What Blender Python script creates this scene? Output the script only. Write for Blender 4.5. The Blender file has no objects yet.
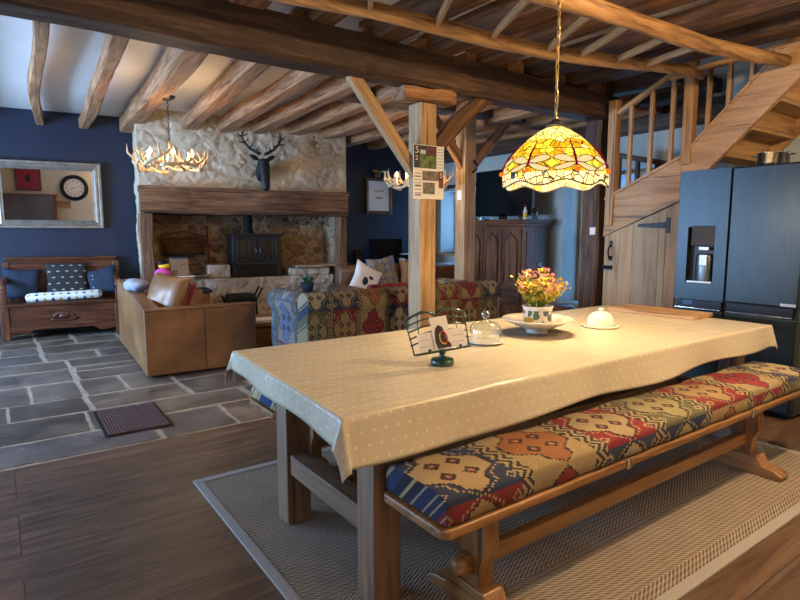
import bpy, bmesh, math, random
from mathutils import Vector, Matrix, noise
PI = math.pi
random.seed(7)
S = bpy.context.scene
COL = S.collection

# ------------------------------------------------------------------ node helper
class NT:
    def __init__(s, name):
        s.m = bpy.data.materials.new(name); s.m.use_nodes = True
        s.t = s.m.node_tree; s.t.nodes.clear()
        s.out = s.n('ShaderNodeOutputMaterial')
        s._tc = None
    def n(s, typ, **kw):
        nd = s.t.nodes.new(typ)
        for k, v in kw.items(): setattr(nd, k, v)
        return nd
    def put(s, sock, v):
        if v is None: return
        if isinstance(v, bpy.types.NodeSocket): s.t.links.new(v, sock)
        else:
            if sock.type == 'RGBA' and len(v) == 3: v = (*v, 1)
            sock.default_value = v
    def co(s, kind='Object'):
        if not s._tc: s._tc = s.n('ShaderNodeTexCoord')
        return s._tc.outputs[kind]
    def map(s, v, scale=(1, 1, 1), loc=(0, 0, 0), rot=(0, 0, 0)):
        m = s.n('ShaderNodeMapping'); s.put(m.inputs['Vector'], v)
        m.inputs['Scale'].default_value = scale; m.inputs['Location'].default_value = loc; m.inputs['Rotation'].default_value = rot
        return m.outputs[0]
    def noise(s, v, scale=5, detail=4, rough=.55, dist=0):
        m = s.n('ShaderNodeTexNoise'); s.put(m.inputs['Vector'], v)
        m.inputs['Scale'].default_value = scale; m.inputs['Detail'].default_value = detail
        m.inputs['Roughness'].default_value = rough; m.inputs['Distortion'].default_value = dist
        return m.outputs['Fac'], m.outputs['Color']
    def vor(s, v, scale=5, feature='F1', rnd=1.0):
        m = s.n('ShaderNodeTexVoronoi', feature=feature); s.put(m.inputs['Vector'], v)
        m.inputs['Scale'].default_value = scale; m.inputs['Randomness'].default_value = rnd
        return m
    def math(s, op, a, b=None, c=None, clamp=False):
        m = s.n('ShaderNodeMath', operation=op, use_clamp=clamp)
        s.put(m.inputs[0], a); s.put(m.inputs[1], b); s.put(m.inputs[2], c)
        return m.outputs[0]
    def ramp(s, f, stops, const=False):
        m = s.n('ShaderNodeValToRGB'); s.put(m.inputs[0], f)
        cr = m.color_ramp
        if const: cr.interpolation = 'CONSTANT'
        while len(cr.elements) < len(stops): cr.elements.new(1)
        for e, (p, c) in zip(cr.elements, stops):
            e.position = p; e.color = (*c, 1) if len(c) == 3 else c
        return m.outputs[0]
    def mix(s, f, a, b, mode='MIX'):
        m = s.n('ShaderNodeMix', data_type='RGBA', blend_type=mode)
        s.put(m.inputs[0], f); s.put(m.inputs[6], a); s.put(m.inputs[7], b)
        return m.outputs[2]
    def xyz(s, v):
        m = s.n('ShaderNodeSeparateXYZ'); s.put(m.inputs[0], v); return m.outputs
    def comb(s, x, y, z=0.0):
        m = s.n('ShaderNodeCombineXYZ'); s.put(m.inputs[0], x); s.put(m.inputs[1], y); s.put(m.inputs[2], z); return m.outputs[0]
    def bump(s, h, strength=.3, dist=.01):
        m = s.n('ShaderNodeBump'); s.put(m.inputs['Height'], h)
        m.inputs['Strength'].default_value = strength; m.inputs['Distance'].default_value = dist
        return m.outputs[0]
    def bsdf(s, color, rough=.6, metal=0, normal=None, **kw):
        b = s.n('ShaderNodeBsdfPrincipled')
        s.put(b.inputs['Base Color'], color); s.put(b.inputs['Roughness'], rough); s.put(b.inputs['Metallic'], metal)
        if normal is not None: s.put(b.inputs['Normal'], normal)
        for k, v in kw.items(): s.put(b.inputs[k.replace('_', ' ')], v)
        s.t.links.new(b.outputs[0], s.out.inputs[0]); return s.m

def plain(name, c, rough=.5, metal=0, var=.12, sc=12, bump=.0, **kw):
    t = NT(name); f, _ = t.noise(t.co(), sc, 3)
    a = tuple(x * (1 - var) for x in c); b = tuple(min(1, x * (1 + var)) for x in c)
    col = t.ramp(f, [(.3, a), (.7, b)])
    nm = t.bump(t.noise(t.co(), sc * 8, 2)[0], bump, .004) if bump else None
    return t.bsdf(col, rough, metal, nm, **kw)

def wood(name, dark, mid, light, axis=0, sc=1.0, rough=.6, bump=.25, grain=14, gloss=0.0):
    t = NT(name)
    st = [grain, grain, grain]; st[axis] = grain * .07
    v = t.map(t.co(), tuple(x * sc for x in st))
    f1, _ = t.noise(v, 2.3, 8, .68, .7)
    st2 = [1.6, 1.6, 1.6]; st2[axis] = .6
    f2, _ = t.noise(t.map(t.co(), tuple(st2)), 1.7, 3)
    f = t.math('ADD', t.math('MULTIPLY', f1, .72), t.math('MULTIPLY', f2, .28))
    c = t.ramp(f, [(.36, dark), (.5, mid), (.64, light)])
    # cracks along the grain
    st3 = [30, 30, 30]; st3[axis] = 1.0
    f3, _ = t.noise(t.map(t.co(), tuple(st3)), 1.0, 2)
    cr = t.ramp(f3, [(.30, (0.35, .3, .26)), (.37, (1, 1, 1))])
    c = t.mix(1.0, c, cr, 'MULTIPLY')
    return t.bsdf(c, rough, 0, t.bump(f1, bump, .01))

M = {}
OLD = ((.055, .026, .012), (.17, .085, .042), (.33, .185, .10))
for ax in range(3):
    M['joist%d' % ax] = wood('aged oak joist %d' % ax, (.085, .035, .013), (.29, .135, .055), (.50, .27, .13), ax, 1, .75, .7, 10)
    M['dark%d' % ax] = wood('dark old oak %d' % ax, (.014, .007, .004), (.055, .027, .014), (.15, .082, .042), ax, 1, .6, .9, 10)
    M['oak%d' % ax] = wood('new oak %d' % ax, (.27, .15, .062), (.43, .265, .125), (.56, .375, .19), ax, 1, .55, .2, 9)
    M['stair%d' % ax] = wood('stair oak %d' % ax, (.22, .11, .036), (.40, .215, .075), (.52, .30, .115), ax, 1, .5, .12, 8)
    M['pole%d' % ax] = wood('golden round pole %d' % ax, (.16, .08, .03), (.36, .2, .08), (.52, .32, .14), ax, 1, .5, .45, 14)
    M['bench%d' % ax] = wood('polished bench oak %d' % ax, (.13, .058, .018), (.30, .145, .048), (.42, .22, .085), ax, 1, .32, .15, 12)
    M['table%d' % ax] = wood('table oak %d' % ax, (.12, .065, .034), (.23, .135, .075), (.31, .20, .12), ax, 1, .5, .2, 10)
    M['mahog%d' % ax] = wood('mahogany %d' % ax, (.03, .009, .004), (.10, .032, .014), (.18, .065, .03), ax, 1, .3, .12, 10)
    M['cab%d' % ax] = wood('cabinet wood %d' % ax, (.04, .015, .006), (.15, .06, .022), (.23, .105, .043), ax, 1, .48, .12, 10)
    M['lint%d' % ax] = wood('mantel oak %d' % ax, (.035, .014, .006), (.135, .062, .026), (.27, .14, .065), ax, 1, .75, .7, 9)
    M['grey%d' % ax] = wood('weathered oak %d' % ax, (.20, .125, .07), (.36, .25, .16), (.5, .38, .26), ax, 1, .7, .4, 9)
M['pole0'] = wood('golden round pole', (.12, .055, .02), (.38, .205, .08), (.55, .33, .14), 0, .7, .5, .9, 12)
M['navy'] = plain('navy wall paint', (.008, .0135, .034), .5, var=.12, sc=6, bump=.08)
M['cream'] = plain('cream plaster', (.62, .57, .46), .8, var=.04, sc=3, bump=.1)
M['pale'] = plain('pale sage plaster', (.42, .46, .43), .8, var=.06, sc=2.5, bump=.1)
M['greyw'] = plain('blue grey plaster', (.34, .40, .44), .7, var=.06, sc=2.5, bump=.1)
M['plasterC'] = plain('white ceiling plaster', (.88, .87, .86), .35, var=.05, sc=2.5, bump=.12)
M['black'] = plain('black metal', (.012, .012, .013), .4, .6, var=.2)
M['iron'] = plain('cast iron', (.020, .021, .023), .5, .4, var=.25, sc=20)
M['soot'] = plain('soot', (.02, .018, .016), .9, var=.3)
M['white'] = plain('white ceramic', (.78, .74, .66), .18, var=.03, sc=4, Coat_Weight=.4)
M['ivory'] = plain('ivory ceramic', (.80, .75, .64), .22, var=.03, sc=4)
M['whitep'] = plain('white plastic', (.8, .8, .8), .4, var=.02)
M['silver'] = plain('pewter frame', (.36, .32, .27), .38, .75, var=.2, sc=14)
M['chrome'] = plain('steel', (.62, .62, .62), .16, 1, var=.05)
M['brass'] = plain('brass', (.5, .36, .14), .3, 1, var=.1)
M['navyf'] = plain('navy cushion', (.012, .025, .055), .8, var=.2, sc=20, bump=.3)
M['red'] = plain('dark red fabric', (.22, .02, .03), .9, var=.2, sc=15, bump=.3)
M['pink'] = plain('bright pink plastic', (.7, .08, .42), .5, var=.1)
M['yellow'] = plain('yellow plastic', (.85, .5, .03), .5, var=.05)
M['card'] = plain('cardboard', (.24, .135, .07), .85, var=.08, sc=5)
M['ink'] = plain('dark print', (.02, .02, .02), .7, var=.1)
M['antler'] = plain('pale antler', (.62, .45, .25), .5, var=.3, sc=18, bump=.3)
M['tv'] = plain('black screen', (.004, .005, .007), .12, var=.05)
M['greyf'] = plain('grey throw', (.33, .36, .46), .95, var=.2, sc=22, bump=.5)
M['fern'] = plain('green leaf', (.05, .12, .05), .6, var=.3)
M['paper'] = plain('paper', (.75, .73, .69), .8, var=.03)

def leather(name, c):
    t = NT(name); f, _ = t.noise(t.co(), 2.6, 5, .6); f2, _ = t.noise(t.co(), 60, 3)
    col = t.ramp(f, [(.3, tuple(x * .55 for x in c)), (.55, c), (.75, tuple(min(1, x * 1.45) for x in c))])
    return t.bsdf(col, .36, 0, t.bump(f2, .15, .004))
M['leather'] = leather('tan leather', (.25, .115, .042))
M['leather2'] = leather('brown leather', (.17, .085, .045))

def glassm(name, tint=(.9, .95, .95), gl=.14, rough=.03):
    t = NT(name); tr = t.n('ShaderNodeBsdfTransparent'); tr.inputs[0].default_value = (*tint, 1)
    g = t.n('ShaderNodeBsdfGlossy'); g.inputs['Roughness'].default_value = rough
    lw = t.n('ShaderNodeLayerWeight'); lw.inputs[0].default_value = .35
    fac = t.math('ADD', t.math('MULTIPLY', lw.outputs['Facing'], .55), gl * .4, clamp=True)
    mx = t.n('ShaderNodeMixShader'); t.t.links.new(fac, mx.inputs[0]); t.t.links.new(tr.outputs[0], mx.inputs[1]); t.t.links.new(g.outputs[0], mx.inputs[2])
    t.t.links.new(mx.outputs[0], t.out.inputs[0]); return t.m
M['glass'] = glassm('window glass', (.95, .97, 1), .1)
M['dome'] = glassm('clear dome glass', (.93, .96, .95), .3)
def emis(name, c, st):
    t = NT(name); e = t.n('ShaderNodeEmission'); e.inputs[0].default_value = (*c, 1); e.inputs[1].default_value = st
    t.t.links.new(e.outputs[0], t.out.inputs[0]); return t.m
M['bulb'] = emis('candle bulb glow', (1, .62, .25), 26)
M['led'] = emis('blue led display', (.2, .4, 1), .5)
t = NT('mirror glass'); t.bsdf((.9, .9, .9), .015, 1); M['mirror'] = t.m

def lathe_mat(): pass
# --- stone
def stone(name, pale, mid, dark, blend=.5, sc=4.5, bumpd=.03, mort=(.45, .38, .28), zs=1.7):
    t = NT(name); w, wc = t.noise(t.co(), 3, 3)
    v = t.mix(.12, t.co(), wc, 'ADD')
    v = t.map(v, (1, 1, zs))
    a = t.vor(v, sc, 'F1'); e = t.vor(v, sc, 'DISTANCE_TO_EDGE')
    col = t.ramp(t.xyz(a.outputs['Color'])[0], [(.0, dark), (.35, mid), (.7, pale), (1, mid)])
    g, _ = t.noise(t.co(), 22, 5, .7)
    col = t.mix(.55, col, t.ramp(g, [(.3, tuple(x * .5 for x in dark)), (.5, mid), (.75, pale)]), 'MIX')
    big, _ = t.noise(t.co(), 1.4, 3)
    ed = t.math('ADD', e.outputs['Distance'], t.math('MULTIPLY', t.math('SUBTRACT', g, .5), .12))
    f = t.ramp(ed, [(.02, (1, 1, 1)), (.10, (0, 0, 0))])
    f = t.math('MULTIPLY', f, t.ramp(big, [(.35, (.4,) * 3), (.6, (.8,) * 3)]))
    col = t.mix(f, col, mort)
    col = t.mix(t.ramp(big, [(.45, (0,) * 3), (.7, (blend,) * 3)]), col, pale)
    h = t.math('ADD', t.math('MULTIPLY', t.ramp(e.outputs['Distance'], [(0, (0,) * 3), (.25, (1,) * 3)]), 1.0), t.math('MULTIPLY', g, .5))
    return t.bsdf(col, .85, 0, t.bump(h, .9, bumpd))
M['stoneP'] = stone('limewashed rubble', (.62, .53, .39), (.52, .41, .27), (.38, .26, .14), .7, 4.6, .012, (.48, .38, .26), 1.25)
M['stoneD'] = stone('sooty rubble stone', (.50, .37, .22), (.22, .13, .07), (.03, .02, .015), .2, 6.0, .012, (.42, .31, .18), 1.5)
M['stoneL'] = stone('pale hearth stone', (.66, .62, .55), (.50, .43, .33), (.28, .21, .14), .75, 4.5, .02, (.62, .56, .46), 1.3)

# --- kilim
PAL = [(.025, .04, .10), (.40, .29, .14), (.26, .02, .03), (.13, .13, .07), (.24, .025, .03), (.38, .29, .15), (.03, .05, .10)]
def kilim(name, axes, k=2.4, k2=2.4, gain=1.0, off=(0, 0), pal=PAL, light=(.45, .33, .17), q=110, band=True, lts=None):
    t = NT(name); c = t.xyz(t.co())
    def lin(ax):
        r = None
        for i, w in enumerate(ax):
            if w:
                term = t.math('MULTIPLY', c[i], float(w)); r = term if r is None else t.math('ADD', r, term)
        return r
    u = t.math('ADD', lin(axes[0]), off[0]); v = t.math('ADD', lin(axes[1]), off[1])
    uq = t.math('DIVIDE', t.math('FLOOR', t.math('MULTIPLY', u, q)), q); vq = t.math('DIVIDE', t.math('FLOOR', t.math('MULTIPLY', v, q)), q)
    a = t.math('MULTIPLY', uq, k); b = t.math('MULTIPLY', vq, k2)
    ca = t.math('FLOOR', a); cb = t.math('FLOOR', b)
    fa = t.math('MULTIPLY', t.math('ABSOLUTE', t.math('SUBTRACT', t.math('FRACT', a), .5)), 2.0)
    fb = t.math('MULTIPLY', t.math('ABSOLUTE', t.math('SUBTRACT', t.math('FRACT', b), .5)), 2.0)
    d = t.math('ADD', fa, t.math('MULTIPLY', fb, .85))
    jag = t.math('ABSOLUTE', t.math('SUBTRACT', t.math('FRACT', t.math('MULTIPLY', vq, k2 * 4.0)), .5))
    d = t.math('ADD', d, t.math('MULTIPLY', t.math('SUBTRACT', jag, .25), .34))
    seq = t.math('FRACT', t.math('ADD', t.math('DIVIDE', t.math('ADD', ca, t.math('MULTIPLY', cb, 3.0)), float(len(pal))), .01))
    seq2 = t.math('FRACT', t.math('ADD', t.math('DIVIDE', t.math('ADD', ca, t.math('MULTIPLY', cb, 3.0)), float(len(pal))), .01))
    n = len(pal)
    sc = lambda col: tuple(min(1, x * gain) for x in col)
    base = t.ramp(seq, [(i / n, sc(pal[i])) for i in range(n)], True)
    lt = lts or [light, (.34, .13, .04), (.42, .33, .18), (.33, .29, .15), (.38, .26, .12), (.30, .03, .035), (.46, .38, .24)]
    dia = t.ramp(seq2, [(i / len(lt), sc(lt[i])) for i in range(len(lt))], True)
    dk = sc((.02, .018, .03))
    # diamond body, dark outline, inner flower motifs
    a2 = t.math('MULTIPLY', uq, k * 4); b2 = t.math('MULTIPLY', vq, k2 * 4)
    f2 = t.math('ADD', t.math('ABSOLUTE', t.math('SUBTRACT', t.math('FRACT', a2), .5)), t.math('ABSOLUTE', t.math('SUBTRACT', t.math('FRACT', b2), .5)))
    dots = t.ramp(f2, [(0, sc((.4, .3, .16))), (.10, sc((.25, .03, .03))), (.2, dk), (.36, (1, 1, 1))], True)
    dotm = t.ramp(f2, [(0, (1, 1, 1)), (.36, (0, 0, 0))], True)
    col = t.mix(t.math('LESS_THAN', d, .86), base, dia)
    ring = t.math('MULTIPLY', t.math('GREATER_THAN', d, .83), t.math('LESS_THAN', d, .89))
    col = t.mix(ring, col, dk)
    ring2 = t.math('MULTIPLY', t.math('GREATER_THAN', d, .97), t.math('LESS_THAN', d, 1.01))
    col = t.mix(ring2, col, sc(light))
    inm = t.math('MULTIPLY', dotm, t.math('LESS_THAN', d, .62))
    col = t.mix(inm, col, dots)
    # small motifs outside the diamonds
    om = t.math('MULTIPLY', t.math('MULTIPLY', t.math('LESS_THAN', f2, .26), t.math('GREATER_THAN', f2, .14)), t.math('GREATER_THAN', d, 1.12))
    col = t.mix(om, col, sc(light))
    if band:   # chequered band between the diamonds
        bd = t.math('GREATER_THAN', fa, .84)
        a3 = t.math('ADD', t.math('MULTIPLY', uq, k * 12), t.math('MULTIPLY', t.math('ABSOLUTE', t.math('SUBTRACT', t.math('FRACT', t.math('MULTIPLY', vq, k2 * 5)), .5)), 2.0))
        z = t.math('GREATER_THAN', t.math('FRACT', a3), .5)
        col = t.mix(bd, col, t.mix(z, sc((.025, .02, .03)), sc((.42, .33, .17))))
    nf, _ = t.noise(t.co(), 130, 2)
    col = t.mix(.35, col, t.ramp(nf, [(.3, (.45,) * 3), (.7, (1,) * 3)]), 'MULTIPLY')
    return t.bsdf(col, .92, 0, t.bump(nf, .35, .003))
M['kBench'] = kilim('kilim weave on bench cushion', ((1, 0, 0), (0, 1, .9)), 2.4, 2.65, .82, (1.4625, .105))
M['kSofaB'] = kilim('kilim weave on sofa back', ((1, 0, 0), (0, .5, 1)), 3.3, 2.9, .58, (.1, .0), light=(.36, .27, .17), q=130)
M['kSofaDaylit'] = kilim('kilim weave with daylight tint on sofa arm', ((0, 1, 0), (.5, 0, 1)), 2.3, 2.6, .42, (.1, .05), [(.12, .17, .30), (.30, .06, .13), (.17, .21, .25), (.12, .2, .21), (.4, .33, .32)], (.50, .46, .42), lts=[(.30, .40, .42), (.45, .30, .34), (.5, .45, .4), (.26, .34, .30), (.2, .25, .4)])  # paler blue and pink palette: daylight on the left arm painted into the weave
M['kCush'] = kilim('blue patterned cushion weave', ((1, 0, 0), (0, 0, 1)), 9, 9, 1, (0, 0), [(.10, .12, .18), (.2, .2, .24)], (.3, .3, .34), 120, False)

# ------------------------------------------------------------------ mesh helper
class MB:
    def __init__(s): s.b = bmesh.new()
    def _xf(s, vs, mat):
        for v in vs: v.co = mat @ v.co
    def box(s, c, size, rot=(0, 0, 0), taper=1.0):
        hx, hy, hz = [x / 2 for x in size]
        vs = [s.b.verts.new((sx * hx * (taper if sz > 0 else 1), sy * hy * (taper if sz > 0 else 1), sz * hz)) for sz in (-1, 1) for sy in (-1, 1) for sx in (-1, 1)]
        for f in ((0, 2, 3, 1), (4, 5, 7, 6), (0, 1, 5, 4), (2, 6, 7, 3), (0, 4, 6, 2), (1, 3, 7, 5)): s.b.faces.new([vs[i] for i in f])
        from mathutils import Euler
        s._xf(vs, Matrix.Translation(c) @ Euler(rot).to_matrix().to_4x4()); return s
    def ab(s, lo, hi):
        return s.box([(a + b) / 2 for a, b in zip(lo, hi)], [abs(b - a) for a, b in zip(lo, hi)])
    def lathe(s, prof, seg=32, c=(0, 0, 0), scal=None, wob=None):
        rings = []
        for (r, z) in prof:
            if r < 1e-5: rings.append([s.b.verts.new((c[0], c[1], c[2] + z))]); continue
            ring = []
            for i in range(seg):
                a = 2 * PI * i / seg; rr = r; zz = z
                if wob: rr, zz = wob(r, z, a)
                ring.append(s.b.verts.new((c[0] + rr * math.cos(a), c[1] + rr * math.sin(a), c[2] + zz)))
            rings.append(ring)
        for A, B in zip(rings, rings[1:]):
            for i in range(seg):
                j = (i + 1) % seg
                if len(A) == 1 and len(B) == 1: continue
                if len(A) == 1: s.b.faces.new((A[0], B[j], B[i]))
                elif len(B) == 1: s.b.faces.new((A[i], A[j], B[0]))
                else: s.b.faces.new((A[i], A[j], B[j], B[i]))
        return s
    def tube(s, pts, rad, seg=10, cap=True, sx=1.0):
        pts = [Vector(p) for p in pts]; n = len(pts)
        if not isinstance(rad, (list, tuple)): rad = [rad] * n
        rings = []; up = None
        for i, p in enumerate(pts):
            d = (pts[min(i + 1, n - 1)] - pts[max(i - 1, 0)]).normalized()
            if up is None: up = Vector((0, 0, 1)) if abs(d.z) < .9 else Vector((1, 0, 0))
            a = d.cross(up).normalized(); up = a.cross(d).normalized()
            rings.append([s.b.verts.new(p + (a * math.cos(2 * PI * k / seg) * sx + up * math.sin(2 * PI * k / seg)) * rad[i]) for k in range(seg)])
        for A, B in zip(rings, rings[1:]):
            for k in range(seg): s.b.faces.new((A[k], A[(k + 1) % seg], B[(k + 1) % seg], B[k]))
        if cap:
            s.b.faces.new(rings[0][::-1]); s.b.faces.new(rings[-1])
        return s
    def prism(s, poly, axis, a, b):
        # poly in the two other axes (cyclic order kept), extruded from a to b along axis
        def P(u, v, w):
            return {0: (w, u, v), 1: (u, w, v), 2: (u, v, w)}[axis]
        A = [s.b.verts.new(P(u, v, a)) for u, v in poly]; B = [s.b.verts.new(P(u, v, b)) for u, v in poly]
        n = len(poly)
        s.b.faces.new(A[::-1]); s.b.faces.new(B)
        for i in range(n): s.b.faces.new((A[i], A[(i + 1) % n], B[(i + 1) % n], B[i]))
        return s
    def ball(s, c, r, sc=(1, 1, 1), u=16, v=10):
        ret = bmesh.ops.create_uvsphere(s.b, u_segments=u, v_segments=v, radius=r)
        s._xf(ret['verts'], Matrix.Translation(c) @ Matrix.Diagonal((*sc, 1))); return s
    def grid(s, fn, nu, nv, close=False):
        g = [[s.b.verts.new(fn(i / nu, j / nv)) for j in range(nv + 1)] for i in range(nu + 1)]
        for i in range(nu):
            for j in range(nv): s.b.faces.new((g[i][j], g[i + 1][j], g[i + 1][j + 1], g[i][j + 1]))
        return s
    def rings(s, rings, cap=True):
        R = [[s.b.verts.new(p) for p in r] for r in rings]
        for A, B in zip(R, R[1:]):
            n = len(A)
            for k in range(n): s.b.faces.new((A[k], A[(k + 1) % n], B[(k + 1) % n], B[k]))
        if cap: s.b.faces.new(R[0][::-1]); s.b.faces.new(R[-1])
        return s
    def build(s, name, mat, parent=None, bevel=0, smooth=False, sub=0, loc=(0, 0, 0), rot=(0, 0, 0), bseg=2, recalc=True):
        if recalc: bmesh.ops.recalc_face_normals(s.b, faces=s.b.faces)
        me = bpy.data.meshes.new(name); s.b.to_mesh(me); s.b.free()
        o = bpy.data.objects.new(name, me); COL.objects.link(o)
        o.location = loc; o.rotation_euler = rot
        if mat: me.materials.append(M[mat] if isinstance(mat, str) else mat)
        if bevel:
            m = o.modifiers.new('bevel', 'BEVEL'); m.width = bevel; m.segments = bseg; m.limit_method = 'ANGLE'; m.angle_limit = .6
        if sub:
            m = o.modifiers.new('sub', 'SUBSURF'); m.levels = m.render_levels = sub
        if smooth or bevel or sub:
            for p in me.polygons: p.use_smooth = True
            if bevel and not smooth:
                m = o.modifiers.new('wn', 'WEIGHTED_NORMAL'); m.keep_sharp = True
        if parent is not None: o.parent = parent
        return o
def thing(name, label, cat, loc=(0, 0, 0), rz=0, group=None):
    o = bpy.data.objects.new(name, None); COL.objects.link(o)
    o.location = loc; o.rotation_euler = (0, 0, rz); o.empty_display_size = .1
    return tag(o, label, cat, group)
def tag(o, label, cat, group=None):
    o['label'] = label; o['category'] = cat
    if group: o['group'] = group
    return o
def struct(o, label=None):
    o['kind'] = 'structure'
    if label: o['label'] = label
    return o
def copy_tree(o, parent=None):
    c = o.copy(); COL.objects.link(c); c.parent = parent
    for ch in list(o.children): copy_tree(ch, c)
    return c
def stick(name, p0, p1, w, h, mat, parent=None, wob=0.0, nseg=1, bevel=.006, seed=0, roll=0, taper=1.0, bow=0.0):
    """hewn timber: local X runs along its length so the grain follows it"""
    p0 = Vector(p0); p1 = Vector(p1); L = (p1 - p0).length; rnd = random.Random(seed)
    x = (p1 - p0).normalized(); z = Vector((0, 0, 1)) if abs(x.z) < .95 else Vector((0, 1, 0))
    y = z.cross(x).normalized(); z = x.cross(y)
    R = Matrix((x, y, z)).transposed().to_4x4()
    if roll: R = R @ Matrix.Rotation(roll, 4, 'X')
    mb = MB(); rings = []
    ph = [rnd.uniform(0, 6.28) for _ in range(6)]
    for i in range(nseg + 1):
        t_ = i / nseg; X = L * t_; k = 1 + (taper - 1) * t_
        dy = wob * (math.sin(t_ * 4.2 + ph[0]) + .5 * math.sin(t_ * 9 + ph[1])); dz = wob * .6 * (math.sin(t_ * 5 + ph[2])) + bow * math.sin(PI * t_)
        if nseg > 1 and wob: 
            ww = w * k * (1 + .10 * math.sin(t_ * 11 + ph[3]) + rnd.uniform(-.04, .04)); hh = h * k * (1 + .08 * math.sin(t_ * 8 + ph[4]) + rnd.uniform(-.04, .04))
        else: ww = w * k; hh = h * k
        c = .0
        if wob:
            cc = .11
            ring = [(-.5 + cc, -.5), (.5 - cc, -.5), (.5, -.5 + cc), (.5, .5), (-.5, .5), (-.5, -.5 + cc)]
        else: ring = [(-.5, -.5), (.5, -.5), (.5, .5), (-.5, .5)]
        rings.append([(X, dy + a * ww, dz + b * hh) for a, b in ring])
    mb.rings(rings)
    o = mb.build(name, mat, None, bevel=bevel)
    if wob: 
        for p in o.data.polygons: p.use_smooth = True
        for m_ in list(o.modifiers): o.modifiers.remove(m_)
        o.data.set_sharp_from_angle(angle=.5)
    o.matrix_world = Matrix.Translation(p0) @ R
    if parent is not None: o.parent = parent
    return o

# local frame of the back wall (it is turned 7.5 degrees)
A75 = math.radians(7.5)
def W(u, d, z=0):
    return (math.cos(A75) * u - math.sin(A75) * d, 9.25 - math.sin(A75) * u - math.cos(A75) * d, z)
RZ = -A75
def wthing(name, label, cat, u, d, z=0, group=None, rz=0): return thing(name, label, cat, W(u, d, z), RZ + rz, group)
#  in such a thing: local x = right along wall, local -y = into the room, z up
# ------------------------------------------------------------------ SETTING
XL, XR, YB, ZC = -2.6, 6.8, -1.0, 3.0
# flagstones
t = NT('flagstone slabs'); at = t.n('ShaderNodeAttribute', attribute_name='tone')
n1, _ = t.noise(t.co(), 2.6, 7, .68, .4); n2, _ = t.noise(t.co(), 16, 5, .7); tf = at.outputs['Fac']
sc_ = t.ramp(tf, [(0, (.09, .075, .066)), (.35, (.165, .135, .105)), (.6, (.115, .105, .105)), (.85, (.19, .15, .11)), (1, (.135, .13, .135))])
sc_ = t.mix(.85, sc_, t.ramp(n1, [(.32, (.38, .36, .36)), (.5, (.95, .92, .88)), (.68, (1.8, 1.7, 1.55))]), 'MULTIPLY')
sc_ = t.mix(t.ramp(n2, [(.55, (0,) * 3), (.75, (.4,) * 3)]), sc_, (.20, .17, .135))
M['flag'] = t.bsdf(sc_, t.ramp(n1, [(.3, (.26,) * 3), (.7, (.48,) * 3)]), 0, t.bump(t.math('ADD', n1, t.math('MULTIPLY', n2, .4)), .5, .012))
t = NT('lime mortar'); n2, _ = t.noise(t.co(), 14, 5, .7); M['mortar'] = t.bsdf(t.ramp(n2, [(.3, (.24, .20, .15)), (.7, (.46, .39, .30))]), .8, 0, t.bump(n2, .5, .006))
def flagstones(x0, x1, y0, y1):
    rn = random.Random(21); rects = []
    def split(a, b, c, d):
        w, h_ = b - a, d - c
        lim = rn.uniform(.28, .62)
        if w * h_ < lim and max(w / h_, h_ / w) < 2.4 or min(w, h_) < .34 and max(w, h_) < 1.1: rects.append((a, b, c, d)); return
        if w > h_ * rn.uniform(.8, 1.5) and w > .7: m_ = a + w * rn.uniform(.34, .66); split(a, m_, c, d); split(m_, b, c, d)
        elif h_ > .62: m_ = c + h_ * rn.uniform(.36, .64); split(a, b, c, m_); split(a, b, m_, d)
        elif w > .7: m_ = a + w * .5; split(a, m_, c, d); split(m_, b, c, d)
        else: rects.append((a, b, c, d))
    y = y0
    while y < y1 - .2:
        hh_ = min(rn.uniform(.9, 1.3), y1 - y); x = x0
        while x < x1 - .2:
            ww_ = min(rn.uniform(1.3, 2.1), x1 - x); split(x, x + ww_, y, y + hh_); x += ww_
        y += hh_
    bm = bmesh.new(); lay = bm.verts.layers.float.new('tone')
    for (a, b, c, d) in rects:
        g = rn.uniform(.014, .028); tn = rn.random(); zt = rn.uniform(-.0015, .001)
        cs = []
        base = [(a + g, c + g), (b - g, c + g), (b - g, d - g), (a + g, d - g)]
        base = [(px + rn.uniform(-.014, .014), py + rn.uniform(-.014, .014)) for px, py in base]
        for i in range(4):
            p_, q_ = base[i], base[(i + 1) % 4]
            for k in range(5):
                f_ = k / 5; e_ = (.006 if k else .0)
                nx, ny = (q_[1] - p_[1]), -(q_[0] - p_[0]); L_ = math.hypot(nx, ny); o_ = rn.uniform(-e_, e_)
                cs.append((p_[0] + (q_[0] - p_[0]) * f_ + nx / L_ * o_, p_[1] + (q_[1] - p_[1]) * f_ + ny / L_ * o_))
        cx = sum(p_[0] for p_ in cs) / len(cs); cy = sum(p_[1] for p_ in cs) / len(cs)
        outer = [bm.verts.new((px, py, -.006)) for px, py in cs]
        inner = [bm.verts.new((cx + (px - cx) * .985, cy + (py - cy) * .985, zt)) for px, py in cs]
        for v_ in outer + inner: v_[lay] = tn
        n_ = len(cs)
        for i in range(n_): bm.faces.new((outer[i], outer[(i + 1) % n_], inner[(i + 1) % n_], inner[i]))
        bm.faces.new(inner)
    me = bpy.data.meshes.new('floor'); bm.to_mesh(me); bm.free(); me.materials.append(M['flag'])
    o = bpy.data.objects.new('floor', me); COL.objects.link(o); return o
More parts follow.
